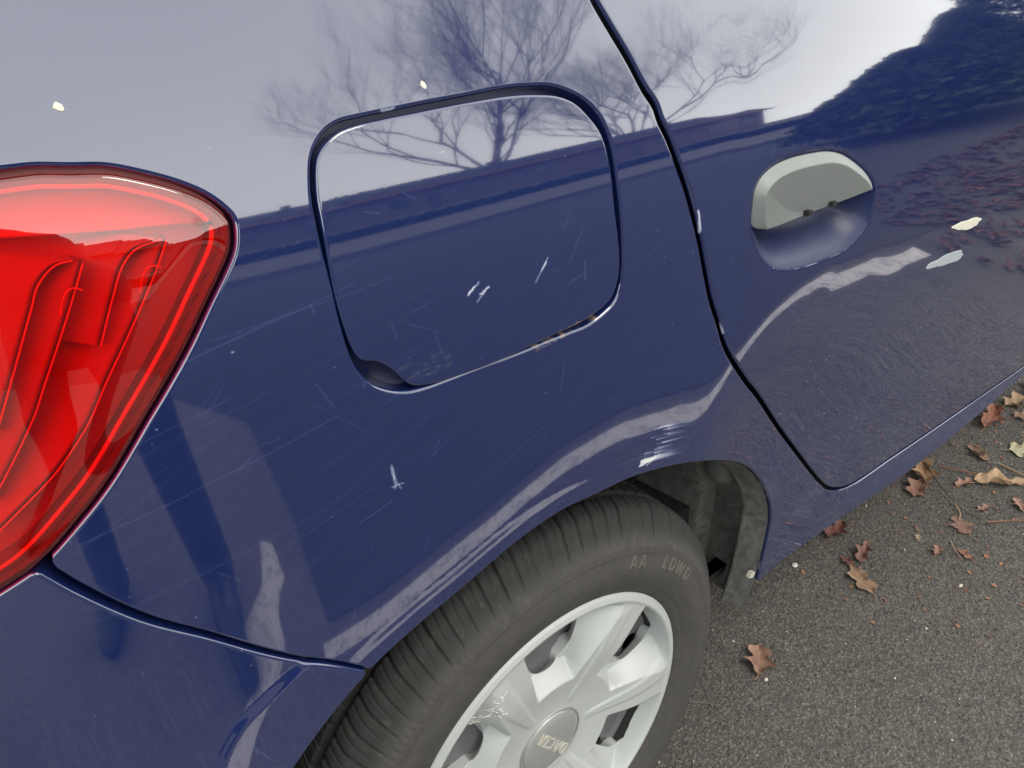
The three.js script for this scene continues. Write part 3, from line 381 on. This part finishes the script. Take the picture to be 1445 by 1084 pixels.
// ---------- asphalt ----------
{
  const n = 2048, H = new Float32Array(n * n), C = new Float32Array(n * n * 3);   // one metre and three quarters of chippings
  for (let i = 0; i < n * n; i++) { C[i * 3] = .044; C[i * 3 + 1] = .042; C[i * 3 + 2] = .0405; }
  const stone = (cx, cy, r, h, c) => { const q = rr(.6, 1), a = rr(0, 3.14), ca = Math.cos(a), sa = Math.sin(a); for (let y = Math.floor(cy - r - 1); y <= cy + r + 1; y++) for (let x = Math.floor(cx - r - 1); x <= cx + r + 1; x++) { const u = ((x - cx) * ca + (y - cy) * sa) / r, v = (-(x - cx) * sa + (y - cy) * ca) / (r * q), d = u * u + v * v; if (d > 1) continue; const k = ((y + n) % n) * n + (x + n) % n, z = h * Math.sqrt(1 - d * .8); if (z > H[k]) { H[k] = z; const f = .75 + .5 * (1 - d); C[k * 3] = c[0] * f; C[k * 3 + 1] = c[1] * f; C[k * 3 + 2] = c[2] * f; } } };
  for (let i = 0; i < 230000; i++) { const v = .046 + .042 * Math.pow(rnd(), 1.6), w = rr(-.08, .10); stone(rnd() * n, rnd() * n, rr(1.2, 3.6), rr(.25, .9), [v * (1.05 + w * .7), v, v * (.96 - w * .6)]); }
  for (let i = 0; i < 1200; i++) { const v = rr(.09, .18); stone(rnd() * n, rnd() * n, rr(1.0, 2.6), rr(.7, 1), [v * 1.04, v, v * .9]); }
  const d = new Uint8Array(n * n * 4), b = new Uint8Array(n * n * 4), enc = v => 255 * (v <= .0031308 ? v * 12.92 : 1.055 * Math.pow(v, 1 / 2.4) - .055);
  for (let i = 0; i < n * n; i++) { for (let k = 0; k < 3; k++) d[i * 4 + k] = clamp(enc(C[i * 3 + k]), 0, 255); d[i * 4 + 3] = 255; b[i * 4] = b[i * 4 + 1] = b[i * 4 + 2] = clamp(H[i] * 255, 0, 255); b[i * 4 + 3] = 255; }
  const T = (a, srgb) => { const t = new THREE.DataTexture(a, n, n); if (srgb) t.colorSpace = THREE.SRGBColorSpace; t.magFilter = THREE.LinearFilter; t.wrapS = t.wrapT = THREE.RepeatWrapping; t.needsUpdate = true; return t; };
  const m = new THREE.MeshStandardMaterial({ map: T(d, true), bumpMap: T(b), bumpScale: .0014, roughness: .9, vertexColors: true });
  const near_ = new THREE.PlaneGeometry(8, 6, 320, 240).rotateX(-Math.PI / 2).translate(1.5, 0, .8), far_ = [];
  const colour = g => { const p = g.attributes.position, c = [], uv = []; for (let i = 0; i < p.count; i++) { const x = p.getX(i), z = p.getZ(i); const k = (1.10 + .55 * (1 - sstep(-.5, .1, x)) * sstep(.1, .4, z)) * (1 - .42 * sstep(1.9, 2.6, x)) + .5 * fbm(x * 1.7 + 5, z * 1.7, 4) + .25 * (fbm(x * 9, z * 9 + 30, 3) - .5), s = sstep(.62, .8, fbm(x * 5 + 40, z * 5, 3)) * .5; c.push(k * (1.03 + s * .5), k * (1 + s * .42), k * (.97 + s * .22)); uv.push(x / 1.75, -z / 1.75); } g.setAttribute('color', new THREE.Float32BufferAttribute(c, 3)); g.setAttribute('uv', new THREE.Float32BufferAttribute(uv, 2)); return g; };
  // one sheet: the finely divided middle and four wide borders that butt against it
  const border = (x0, x1, z0, z1) => new THREE.PlaneGeometry(x1 - x0, z1 - z0, 12, 12).rotateX(-Math.PI / 2).translate((x0 + x1) / 2, 0, (z0 + z1) / 2);
  const sheet = mergeGeometries([near_, border(-120, -2.5, -120, 120), border(5.5, 120, -120, 120), border(-2.5, 5.5, -120, -2.2), border(-2.5, 5.5, 3.8, 120)].map(colour));
  tag(mesh('asphalt_ground', sheet, m), null, null, null, 'structure');
  // loose chippings lying on it
  const chip = new THREE.IcosahedronGeometry(1, 0); { const p = chip.attributes.position; for (let i = 0; i < p.count; i++) { const k = .75 + .5 * hash2(Math.round(p.getX(i) * 50), Math.round(p.getY(i) * 50 + p.getZ(i) * 90)); p.setXYZ(i, p.getX(i) * k, p.getY(i) * k * .6, p.getZ(i) * k); } chip.computeVertexNormals(); }
  const nC = 26000, im = new THREE.InstancedMesh(chip, new THREE.MeshStandardMaterial({ color: 0xffffff, roughness: .85 }), nC), M = new THREE.Matrix4(), q = new THREE.Quaternion(), c = new THREE.Color();
  for (let i = 0; i < nC; i++) { const pale = rnd() < .008, s = pale ? rr(.0010, .0022) : rr(.0007, .0019); q.setFromEuler(new THREE.Euler(rr(-.4, .4), rr(0, 6.3), rr(-.4, .4))); M.compose(new THREE.Vector3(rr(.15, 2.3), .0006 + s * .2, rr(-.35, .75)), q, new THREE.Vector3(s * rr(.8, 1.5), s, s * rr(.8, 1.4))); im.setMatrixAt(i, M); const v = pale ? rr(.2, .5) : .04 + .048 * Math.pow(rnd(), 1.5), w = rr(-.1, .14); im.setColorAt(i, c.setRGB(v * (1.05 + w), v, v * (.95 - w * .7))); }
  im.name = 'asphalt_chippings'; im.castShadow = im.receiveShadow = true; tag(im, 'loose grey chippings scattered over the asphalt beside the car', 'gravel', null, 'stuff'); scene.add(im);
}
// ---------- fallen leaves, twigs, stones ----------
function oakLeaf(len, wid, curl, sd) {                      // a lobed outline, puckered and curled, with a midrib and a stalk
  const n = 46, rows = 9, pos = [], idx = [];
  for (let i = 0; i <= n; i++) { const t = i / n, base = Math.pow(Math.sin(Math.PI * Math.pow(t, .78)), .8), lobe = .78 + .22 * Math.cos(t * 6.2832 * 2.6 + sd) + .06 * Math.sin(t * 40 + sd * 3), w = wid * .5 * Math.max(.03, base * lobe); for (let j = -rows; j <= rows; j++) { const s = j / rows, x = (t - .5) * len, zz = s * w * (1 + .12 * Math.sin(t * 14 + sd + j)) + .06 * wid * Math.sin(t * 4 + sd); const y = curl * len * (.9 * (t - .5) ** 2 + .55 * s * s * base * (1 + .5 * Math.sin(t * 9 + sd))) + .02 * len * Math.sin(t * 17 + s * 5 + sd) * Math.abs(s) + .0022; pos.push(x, Math.max(.0012, y), zz); } }
  const m = rows * 2 + 1; for (let i = 0; i < n; i++) for (let j = 0; j < m - 1; j++) { const a = i * m + j; idx.push(a, a + 1, a + m, a + 1, a + m + 1, a + m); }
  const g = new THREE.BufferGeometry(); g.setAttribute('position', new THREE.Float32BufferAttribute(pos, 3)); g.setIndex(idx); g.computeVertexNormals();
  const col = []; for (let i = 0; i < pos.length / 3; i++) { const x = pos[i * 3], z = pos[i * 3 + 2], k = .65 + .7 * fbm(x * 160 + sd * 9, z * 160, 3), rib = Math.abs(z) < wid * .02 ? 1.35 : 1; col.push(k * rib, k * rib, k * rib); } g.setAttribute('color', new THREE.Float32BufferAttribute(col, 3));
  return g;
}
const LEAVES = [
  // x, z, length, width, turn, curl, colour, label
  [.530, -.052, .060, .050, .5, .30, [.30, .135, .075], 'curled brown oak leaf lying alone on the asphalt in front of the wheel'],
  [.852, -.036, .075, .042, 1.0, .12, [.27, .145, .062], 'flat tan oak leaf lying below two darker leaves near the sill'],
  [.928, -.072, .066, .030, .35, .25, [.20, .075, .048], 'narrow red brown leaf just above the flat tan leaf'],
  [.950, -.148, .062, .045, .1, .35, [.17, .045, .026], 'dark red leaf half hidden under the edge of the sill'],
  [1.298, -.125, .100, .060, .55, .30, [.37, .19, .075], 'large tan curled oak leaf under the sill beside the twigs'],
  [1.225, -.100, .075, .045, .2, .22, [.25, .10, .058], 'reddish brown leaf touching the large tan leaf by the twigs'],
  [1.385, .015, .105, .045, -.75, .25, [.40, .23, .10], 'pale tan lobed leaf with long narrow lobes at the frame edge'],
  [1.665, -.118, .120, .055, .15, .30, [.30, .085, .035], 'orange red leaf lying along the sill farthest from the wheel'],
  [1.80, -.105, .085, .050, -.3, .25, [.33, .19, .09], 'tan leaf beyond the orange red leaf at the frame edge'],
  [1.570, .012, .085, .070, -.9, .10, [.34, .31, .16], 'flat yellow green leaf at the right edge of the frame'],
  [1.165, .02, .055, .045, .9, .06, [.20, .085, .055], 'crumbled reddish leaf pressed flat into the asphalt'],
  [1.045, .025, .030, .022, .2, .30, [.28, .12, .07], 'tiny curled brown leaf scrap near the crumbled leaf'],
  [1.075, .068, .034, .020, 1.2, .25, [.30, .115, .06], 'small orange brown leaf scrap at the frame edge below the twig'],
  [.880, -.082, .030, .022, 1.4, .2, [.13, .04, .028], 'small dark red leaf scrap between two leaves near the sill'],
  [1.325, -.04, .050, .026, -.2, .18, [.27, .12, .075], 'short pinkish brown leaf piece between the twig and the tan leaf'],
  [1.90, -.10, .095, .050, .5, .3, [.26, .11, .06], 'brown leaf at the frame edge beside the sill, beyond the others'],
  [1.74, -.055, .070, .040, -.6, .25, [.24, .12, .07], 'dull brown leaf between the orange red leaf and the yellow green leaf'],
  [1.47, -.07, .065, .032, 1.1, .25, [.28, .15, .08], 'narrow brown leaf beside the thick pale stalk'],
  [1.33, .075, .045, .026, .7, .2, [.30, .15, .09], 'small brown leaf at the end of the long red brown twig'],
  [1.26, .03, .035, .018, -.4, .2, [.24, .11, .07], 'small brown leaf scrap beside the straight orange brown twig'],
  [1.06, -.02, .022, .014, .4, .1, [.26, .19, .12], 'pale beige leaf fragment flat on the asphalt']];
LEAVES.forEach(([x, z, l, w, turn, curl, c, label], i) => { const t = top(new THREE.Group(), 'fallen_leaf'); t.position.set(x, 0, z); t.rotation.y = turn; tag(t, label, 'leaf', 'fallen leaves on the asphalt'); const m = new THREE.MeshPhysicalMaterial({ color: lin(...c.map((v, i) => lerp(v, (c[0] + c[1] + c[2]) / 3, .34))), vertexColors: true, roughness: .75, side: THREE.DoubleSide }); mesh('blade', oakLeaf(l * 1.12, w * 1.12, curl, i * 1.7 + .4), m, t); mesh('stalk', tube([[-l * .48, .004, .0], [-l * .62, .004, .002], [-l * .78, .003, -.003]], .0008, 5, 8), m, t); });
const twigMat = std([.19, .085, .045], .8), twigDark = std([.05, .04, .033], .85), twigPale = std([.34, .22, .13], .8);
[[[[1.345, .006, -.105], [1.375, .010, -.02], [1.41, .006, .06], [1.45, .006, .13]], .0019, twigMat, 'long red brown twig lying across the lobed leaves'],
 [[[1.37, .006, -.17], [1.28, .012, -.09], [1.235, .008, -.03], [1.215, .005, .01], [1.214, .004, .045]], .0017, twigDark, 'dark forked twig curving out from the large tan leaf'],
 [[[1.228, .006, -.02], [1.200, .005, .004], [1.176, .004, .012]], .0016, twigPale, 'short pale twig ending in a bud beside the dark twig'],
 [[[1.212, .005, .055], [1.255, .008, .09], [1.30, .006, .125], [1.33, .007, .135]], .0016, twigMat, 'straight orange brown twig at the frame edge'],
 [[[1.095, .004, .03], [1.065, .006, .055], [1.055, .005, .07]], .0013, twigPale, 'thin pale twig pointing at the crumbled reddish leaf'],
 [[[1.46, .005, -.02], [1.45, .007, .06], [1.47, .006, .14]], .0022, twigPale, 'thick pale stalk beside the pale tan lobed leaf'],
 [[[1.50, .005, -.2], [1.47, .007, -.14], [1.43, .006, -.10]], .0016, twigDark, 'dark straight twig coming out from under the sill']
].forEach(([P, r, m, label]) => tag(mesh('twig', tube(P, t => r * (1 - .45 * t), 7, 40), m), label, 'twig', 'twigs among the leaves'));
[[1065, .79, -.145, .0055, [.55, .53, .49], 'rounded white pebble close under the car sill'], [0, .505, -.02, .0032, [.5, .48, .44], 'tiny white pebble between the wheel and the curled leaf'], [0, 1.375, -.19, .009, [.42, .43, .44], 'small grey white stone beside the dark twig by the sill'], [0, .98, .10, .0032, [.5, .46, .38], 'elongated pale stone chip at the frame edge']].forEach(([, x, z, r, c, label], i) => { const g = new THREE.IcosahedronGeometry(r, 3), p = g.attributes.position; for (let k = 0; k < p.count; k++) { const s = 1 + .25 * (fbm(p.getX(k) / r * 1.3 + i * 7, p.getZ(k) / r * 1.3 + p.getY(k) / r, 2) - .5); p.setXYZ(k, p.getX(k) * s * (i === 3 ? 1.9 : 1.2), p.getY(k) * s * .7, p.getZ(k) * s); } g.computeVertexNormals(); const o = mesh('pebble', g, std(c, .8)); o.position.set(x, r * .5, z); tag(o, label, 'pebble', 'loose pebbles'); });

{ // crumbs of leaf, and the drift of damp leaves that begins past the end of the bay line
  const frag = new THREE.CircleGeometry(1, 5).rotateX(-Math.PI / 2); { const p = frag.attributes.position; for (let i = 0; i < p.count; i++) p.setY(i, .15 * hash2(i, 3)); frag.computeVertexNormals(); }
  const M = new THREE.Matrix4(), q = new THREE.Quaternion(), c = new THREE.Color();
  const put = (name, label, cat, n, geo, fn) => { const im = new THREE.InstancedMesh(geo, new THREE.MeshStandardMaterial({ color: 0xffffff, roughness: .8, side: THREE.DoubleSide }), n); for (let i = 0; i < n; i++) { const [x, z, s, col] = fn(); q.setFromEuler(new THREE.Euler(rr(-.3, .3), rr(0, 6.3), rr(-.3, .3))); M.compose(new THREE.Vector3(x, .0015 + s * .1, z), q, new THREE.Vector3(s, s, s * rr(.35, .9))); im.setMatrixAt(i, M); im.setColorAt(i, c.setRGB(...col)); } im.name = name; im.castShadow = im.receiveShadow = true; tag(im, label, cat, null, 'stuff'); scene.add(im); };
  put('leaf_crumbs', 'tiny brown crumbs of broken leaves on the asphalt beside the car', 'leaf litter', 420, frag, () => { const x = .75 + Math.pow(rnd(), .7) * 1.5, z = rr(-.25, .25) + (x - .9) * .05, v = rr(.5, 1.2); return [x, z, rr(.0015, .0065), [.22 * v, .105 * v, .062 * v]]; });
  const leaf = oakLeaf(1, .62, .2, 1.3); leaf.deleteAttribute('color');
  put('leaf_drift', 'drift of damp dark brown leaves in front of the parked car', 'leaf litter', 900, leaf, () => { const v = rr(.4, 1.1); return [2.5 + Math.pow(rnd(), .8) * 3.5, rr(.05, 1.5), rr(.06, .11), [.12 * v, .055 * v, .042 * v]]; });
}

// ---------- what stands across the street and shows in the paint ----------
const matte = (c, k) => { const m = std(c, .9); return m; };
{ // a worn white bay line beside the car, with a short stroke across its end; darker new asphalt beyond it
  const n = 512, d = new Uint8Array(n * n * 4); for (let j = 0; j < n; j++) for (let i = 0; i < n; i++) { const v = fbm(i / 9, j / 9, 4), w = fbm(i / 40 + 9, j / 40, 3), p = clamp((v * .6 + w * .5 - .30) * 5, 0, 1), o = (j * n + i) * 4; d[o] = 138 + 48 * p; d[o + 1] = 134 + 47 * p; d[o + 2] = 134 + 48 * p; d[o + 3] = 255; }
  const t = new THREE.DataTexture(d, n, n); t.colorSpace = THREE.SRGBColorSpace; t.magFilter = THREE.LinearFilter; t.wrapS = t.wrapT = THREE.RepeatWrapping; t.needsUpdate = true;
  const strip = (x0, x1, z0, z1) => { const g = new THREE.PlaneGeometry(x1 - x0, z1 - z0).rotateX(-Math.PI / 2).translate((x0 + x1) / 2, .004, (z0 + z1) / 2), u = g.attributes.uv, p = g.attributes.position; for (let i = 0; i < u.count; i++) u.setXY(i, p.getX(i) / .4, p.getZ(i) / .4); return g; };
  const bar = new THREE.ShapeGeometry(new THREE.Shape([[-.53, -.44], [-.47, -.42], [-.36, -.60], [-.245, -.80], [-.26, -.92], [-.30, -.94], [-.32, -.80], [-.42, -.64]].map(p => new THREE.Vector2(...p)))).rotateX(-Math.PI / 2).translate(0, .004, 0); { const u = bar.attributes.uv; for (let i = 0; i < u.count; i++) u.setXY(i, u.getX(i) / .4, u.getY(i) / .4); }
  tag(mesh('road_marking', mergeGeometries([strip(-.19, 2.46, .585, .646), bar]), new THREE.MeshStandardMaterial({ map: t, roughness: .85 })), null, null, null, 'structure');
  const road = new THREE.Shape([[-.16, -.70], [60, -.70], [60, -6.8], [-60, -6.8], [-60, -2.4], [-1.1, -2.4], [-.24, -1.5], [-.16, -1.0]].map(p => new THREE.Vector2(...p)));
  tag(mesh('road', new THREE.ShapeGeometry(road).rotateX(-Math.PI / 2).translate(0, .004, 0), std([.022, .0215, .021], .85)), null, null, null, 'structure');
  tag(mesh('pavement', box(140, .12, 6, 10, .06, 9.9), std([.105, .10, .097], .9)), null, null, null, 'structure');
  tag(mesh('car_park', box(140, .11, 19, 10, .055, 22.5), std([.095, .092, .09], .9)), null, null, null, 'structure');
}
function house(x, z, w, h, wall, roofC, label) {
  const t = top(new THREE.Group(), 'terraced_house'); t.position.set(x, 0, z); tag(t, label, 'house', 'houses across the street');
  const wm = std(wall, .85), rm = std(roofC, .85), fr = std([.10, .10, .105], .5), gl = std([.04, .045, .05], .1);
  mesh('wall', box(w, h, 7, 0, h / 2, 3.5), wm, t);
  const s = new THREE.Shape([[-4.2, 0], [4.2, 0], [0, 1.5]].map(p => new THREE.Vector2(...p))); mesh('roof', new THREE.ExtrudeGeometry(s, { depth: w, bevelEnabled: false }).translate(0, 0, -w / 2).rotateY(Math.PI / 2).translate(0, h + .004, 3.5), rm, t);
  mesh('gutter', box(w, .22, .16, 0, h - .10, -.80), std([.26, .13, .075], .8), t);
  mesh('chimney', box(.7, 1.1, .7, w * .3, h + 1.3, 3.5), wm, t);
  for (const sx of [-.28, .05, .36]) { const y = 1.7, f = mesh('window', mergeGeometries([box(1.7, .09, .1, w * sx, y + .6, -.03), box(1.7, .09, .1, w * sx, y - .6, -.03), box(.09, 1.11, .1, w * sx - .8, y, -.03), box(.09, 1.11, .1, w * sx + .8, y, -.03), box(.07, 1.11, .1, w * sx, y, -.03)]), fr, t); for (const k of [-.4, .4]) mesh('pane', box(.72, 1.1, .03, w * sx + k, y, -.02), gl, f); }
  mesh('door', box(.95, 2.05, .09, -w * .12, 1.03, -.03), std([.06, .05, .05], .5), t);
}
[[-34, 'pale rendered house at the left end of the terrace'], [-16, 'pale rendered house, second from the left in the terrace'], [2, 'pale rendered house in the middle of the terrace'], [20, 'pale rendered house, second from the right in the terrace'], [38, 'pale rendered house at the right end of the terrace']].forEach(([x, label], i) => house(x, 33, 18, 3.25 + .12 * Math.sin(i * 2.2), [.115 + .008 * i, .115, .118], [.035, .034, .038], label));
{ // a low clipped hedge halfway to the houses
  const t = top(new THREE.Group(), 'clipped_hedge'); t.position.set(10, .12, 12.2); tag(t, 'low dark clipped hedge running along the pavement', 'hedge');
  const pos = [], col = []; for (let i = 0; i < 14000; i++) { const c = new THREE.Vector3(rr(-35, 35), 0, 0), f = rnd(); c.y = f < .4 ? .36 + rr(-.03, .05) : rr(.02, .38); c.z = f < .4 ? rr(-.25, .25) : rr(-.28, -.2); const s = rr(.04, .11), v = rr(.5, 1.5); for (let k = 0; k < 3; k++) { pos.push(c.x + rr(-s, s), c.y + rr(-s, s), c.z + rr(-s, s)); col.push(.02 * v, .03 * v, .018 * v); } }
  const g = new THREE.BufferGeometry(); g.setAttribute('position', new THREE.Float32BufferAttribute(pos, 3)); g.setAttribute('color', new THREE.Float32BufferAttribute(col, 3)); g.computeVertexNormals();
  mesh('foliage', g, new THREE.MeshStandardMaterial({ vertexColors: true, roughness: .9, side: THREE.DoubleSide }), t);
  mesh('branches', box(70, .34, .36, 0, .17, 0), std([.022, .022, .016], .95), t);
}
// bare tree
{
  const t = top(new THREE.Group(), 'bare_tree'); t.position.set(TREE[0], 0, TREE[1]); tag(t, 'tallest leafless tree with many fine branches behind the terrace', 'tree', 'leafless trees behind the terrace');
  const trunk = [], crown = [];
  const grow = (p, d, len, r, depth) => {
    const P = [p.clone()], dir = d.clone(); for (let i = 0; i < 3; i++) { dir.add(new THREE.Vector3(rr(-.22, .22), rr(-.02, .14), rr(-.22, .22))).normalize(); P.push(P[i].clone().addScaledVector(dir, len / 3)); }
    (depth < 2 ? trunk : crown).push(tube(P, u => r * (1 - .38 * u), depth < 2 ? 9 : depth < 4 ? 5 : 3, depth < 4 ? 6 : 2));
    if (depth >= 8) return; const kids = depth === 0 ? 7 : depth < 2 ? 4 : depth < 7 ? 3 : 2;
    for (let k = 0; k < kids; k++) { const a = rr(0, TAU), s = depth === 0 ? rr(.3, 1.3) : rr(.35, .95), side = new THREE.Vector3(Math.cos(a), rr(-.1, .3), Math.sin(a)); const at = k === 0 ? 1 : rr(.45, 1), i = Math.min(2, Math.floor(at * 3)), q = P[i].clone().lerp(P[i + 1], at * 3 - i); grow(q, dir.clone().addScaledVector(side, s).normalize(), (depth === 0 ? TS * rr(.85, 1.15) : len * rr(.62, .82)), r * (k === 0 ? .62 : rr(.38, .55)), depth + 1); }
  };
  grow(new THREE.Vector3(0, 0, 0), new THREE.Vector3(0, 1, 0), .62 * TS, .06 * TS, 0);
  const bark = std([.06, .05, .045], .9);
  mesh('trunk', mergeGeometries(trunk.map(g => g.toNonIndexed())), bark, t); mesh('crown', mergeGeometries(crown.map(g => g.toNonIndexed())), bark, t);
}
for (const [x, z, turn, k, label] of [[47, 44, 4.0, .75, 'smaller leafless tree at the right end of the terrace']]) { const o = scene.getObjectByName('bare_tree').clone(); top(o, 'bare_tree'); o.position.set(x, 0, z); o.rotation.y = turn; o.scale.setScalar(k); o.userData = { ...o.userData, label }; }
// evergreens
function evergreen(x, z, h, r, label, n) {
  const t = top(new THREE.Group(), 'evergreen_tree'); t.position.set(x, 0, z); tag(t, label, 'tree', 'evergreens across the street');
  mesh('trunk', new THREE.CylinderGeometry(.08, .2, h * .8, 9).translate(0, h * .4, 0), std([.07, .05, .04], .9), t);
  const pos = [], col = []; for (let i = 0; i < n; i++) { const u = Math.pow(rnd(), .7), y = .25 + u * (h - .3), rad = r * Math.pow(1 - u * .97, .7) * (.82 + .3 * fbm(y * 2, i % 7, 2)), a = rr(0, TAU), k = rad * Math.sqrt(rr(.35, 1.1)), c = new THREE.Vector3(Math.cos(a) * k, y, Math.sin(a) * k), e1 = new THREE.Vector3(rr(-1, 1), rr(-1, 1), rr(-1, 1)).normalize(), e2 = new THREE.Vector3(rr(-1, 1), rr(-1, 1), rr(-1, 1)).normalize(), s = rr(.05, .13); const v = rr(.5, 1.4); for (const q of [c.clone().addScaledVector(e1, s), c.clone().addScaledVector(e2, s), c.clone().addScaledVector(e1, -s * .7)]) { pos.push(q.x, q.y, q.z); col.push(.022 * v, .04 * v, .02 * v); } }
  const g = new THREE.BufferGeometry(); g.setAttribute('position', new THREE.Float32BufferAttribute(pos, 3)); g.setAttribute('color', new THREE.Float32BufferAttribute(col, 3)); g.computeVertexNormals();
  mesh('crown', g, new THREE.MeshStandardMaterial({ vertexColors: true, roughness: .9, side: THREE.DoubleSide }), t);
}
evergreen(13.5, 6.0, 2.3, 1.5, 'low rounded evergreen bush nearest the parked car', 15000);
evergreen(18, 6.6, 3.9, 2.1, 'middle dark evergreen behind the low bush', 21000);
evergreen(25, 7.6, 7.4, 3.1, 'tall far dark evergreen at the end of the row', 24000);
evergreen(7.0, 2.9, 1.7, 1.5, 'added broad dark shrub standing in for a dark car ahead', 18000);  // added out of view as a dark mass where the door mirrors a car
evergreen(10.2, 3.4, 1.9, 1.7, 'second added dark shrub standing in for a dark car ahead', 18000);  // second added mass for the same dark reflection
// ---------- a person beside the car, seen only in the paint ----------
{
  const skin = (bones, cell, lo, hi, soft) => {               // one surface round tapered bones
    const half = Math.max(hi[0] - lo[0], hi[1] - lo[1], hi[2] - lo[2]) / 2, n = Math.ceil(2 * half / cell), c = lo.map((v, i) => (v + hi[i]) / 2), mc = new MarchingCubes(n, new THREE.MeshBasicMaterial(), false, false, 160000);
    mc.isolation = 0;
    for (let k = 0; k < n; k++) for (let j = 0; j < n; j++) for (let i = 0; i < n; i++) {
      const x = c[0] + (i / (n / 2) - 1) * half, y = c[1] + (j / (n / 2) - 1) * half, z = c[2] + (k / (n / 2) - 1) * half; let s = 0;
      for (const [a, b, ra, rb] of bones) { const dx = b[0] - a[0], dy = b[1] - a[1], dz = b[2] - a[2], t = clamp(((x - a[0]) * dx + (y - a[1]) * dy + (z - a[2]) * dz) / (dx * dx + dy * dy + dz * dz + 1e-9), 0, 1), d = Math.hypot(x - a[0] - dx * t, y - a[1] - dy * t, z - a[2] - dz * t) - lerp(ra, rb, t); s += Math.exp(-clamp(d, -.2, 1) / soft); }
      mc.field[i + j * n + k * n * n] = soft * Math.log(Math.max(s, 1e-9));
    }
    mc.update();
    const g = new THREE.BufferGeometry(), m = mc.count; g.setAttribute('position', new THREE.BufferAttribute(mc.positionArray.slice(0, m * 3), 3)); g.setAttribute('normal', new THREE.BufferAttribute(mc.normalArray.slice(0, m * 3), 3));
    g.scale(half, half, half).translate(...c); return g;
  };
  const p = top(new THREE.Group(), 'person'); tag(p, 'person in dark coat and trousers standing by the tail lamp with hands in pockets', 'person');
  const hipL = [-.60, .90, .93], hipR = [-.78, .90, .95], kneeL = [-.52, .49, .84], kneeR = [-.80, .49, .84], ankL = [-.45, .09, .80], ankR = [-.78, .09, .78], waist = [-.75, 1.06, .95], chest = [-.89, 1.24, .93], neck = [-1.0, 1.40, .89], shL = [-.84, 1.34, .90], shR = [-1.13, 1.33, .92], elL = [-.74, 1.10, 1.02], elR = [-1.14, 1.08, 1.02], haL = [-.61, .93, .89], haR = [-.90, .92, .90];
  const limbs = k => [[hipL, kneeL, .085 + k, .058 + k], [kneeL, ankL, .056 + k, .040 + k], [hipR, kneeR, .085 + k, .058 + k], [kneeR, ankR, .056 + k, .040 + k]], trunk_ = k => [[waist, chest, .125 + k, .15 + k], [chest, [-.96, 1.33, .91], .15 + k, .12 + k], [shL, shR, .062 + k, .062 + k], [hipL, hipR, .10 + k, .10 + k], [[-.69, .93, .94], waist, .13 + k, .12 + k]], arms = k => [[shL, elL, .052 + k, .042 + k], [elL, haL, .040 + k, .028 + k], [shR, elR, .052 + k, .042 + k], [elR, haR, .040 + k, .028 + k]];
  const skinMat = std([.42, .26, .19], .6), coat = std([.018, .019, .026], .85), jeans = std([.016, .018, .028], .85);
  const head = [[neck, [-1.010, 1.490, 0.870], .055, .06], [[-1.010, 1.550, 0.860], [-1.010, 1.610, 0.870], .085, .088], [[-1.000, 1.510, 0.820], [-1.000, 1.530, 0.810], .052, .055], [[-0.992, 1.545, 0.750], [-0.995, 1.570, 0.770], .014, .010], [[-0.925, 1.560, 0.870], [-0.925, 1.580, 0.875], .016, .018], [[-1.095, 1.560, 0.870], [-1.095, 1.580, 0.875], .016, .018]];
  mesh('body', skin([...limbs(0), ...trunk_(0), ...arms(0), ...head], .0125, [-1.25, 0, .35], [-.3, 1.8, 1.2], .007), skinMat, p);
  mesh('coat', skin([...trunk_(.02), ...arms(.017), [[-.69, .80, .93], [-.73, 1.0, .94], .175, .155]], .0135, [-1.3, .6, .4], [-.3, 1.5, 1.2], .012), coat, p);
  mesh('trousers', skin(limbs(.016), .012, [-.95, .05, .6], [-.3, 1.0, 1.15], .010), jeans, p);
  for (const [a, dx] of [[ankL, .02], [ankR, -.01]]) mesh('shoe', skin([[[a[0], .05, a[2] + .03], [a[0] + dx, .045, a[2] - .12], .045, .038], [[a[0] + dx, .035, a[2] - .12], [a[0] + dx, .032, a[2] - .17], .038, .030], [[a[0], .08, a[2] + .01], [a[0], .11, a[2]], .05, .05]], .008, [a[0] - .16, -.02, a[2] - .25], [a[0] + .16, .2, a[2] + .12], .008), std([.012, .012, .013], .5), p);
  mesh('hair', skin([[[-1.010, 1.630, 0.885], [-1.010, 1.590, 0.920], .085, .085], [[-1.010, 1.630, 0.850], [-1.010, 1.645, 0.880], .075, .08]], .008, [-1.140, 1.450, 0.740], [-0.880, 1.750, 1.020], .01), std([.03, .02, .014], .7), p);
  const eye = std([.02, .015, .012], .3); for (const s of [-1, 1]) mesh('eye', new THREE.SphereGeometry(.010, 14, 10).translate(-1.003 + s * .032, 1.578, .783), eye, p);
  mesh('mouth', new THREE.SphereGeometry(.016, 14, 8).scale(1.2, .3, .4).translate(-.998, 1.512, .766), std([.30, .12, .10], .6), p);
}

renderer.render(scene, camera);
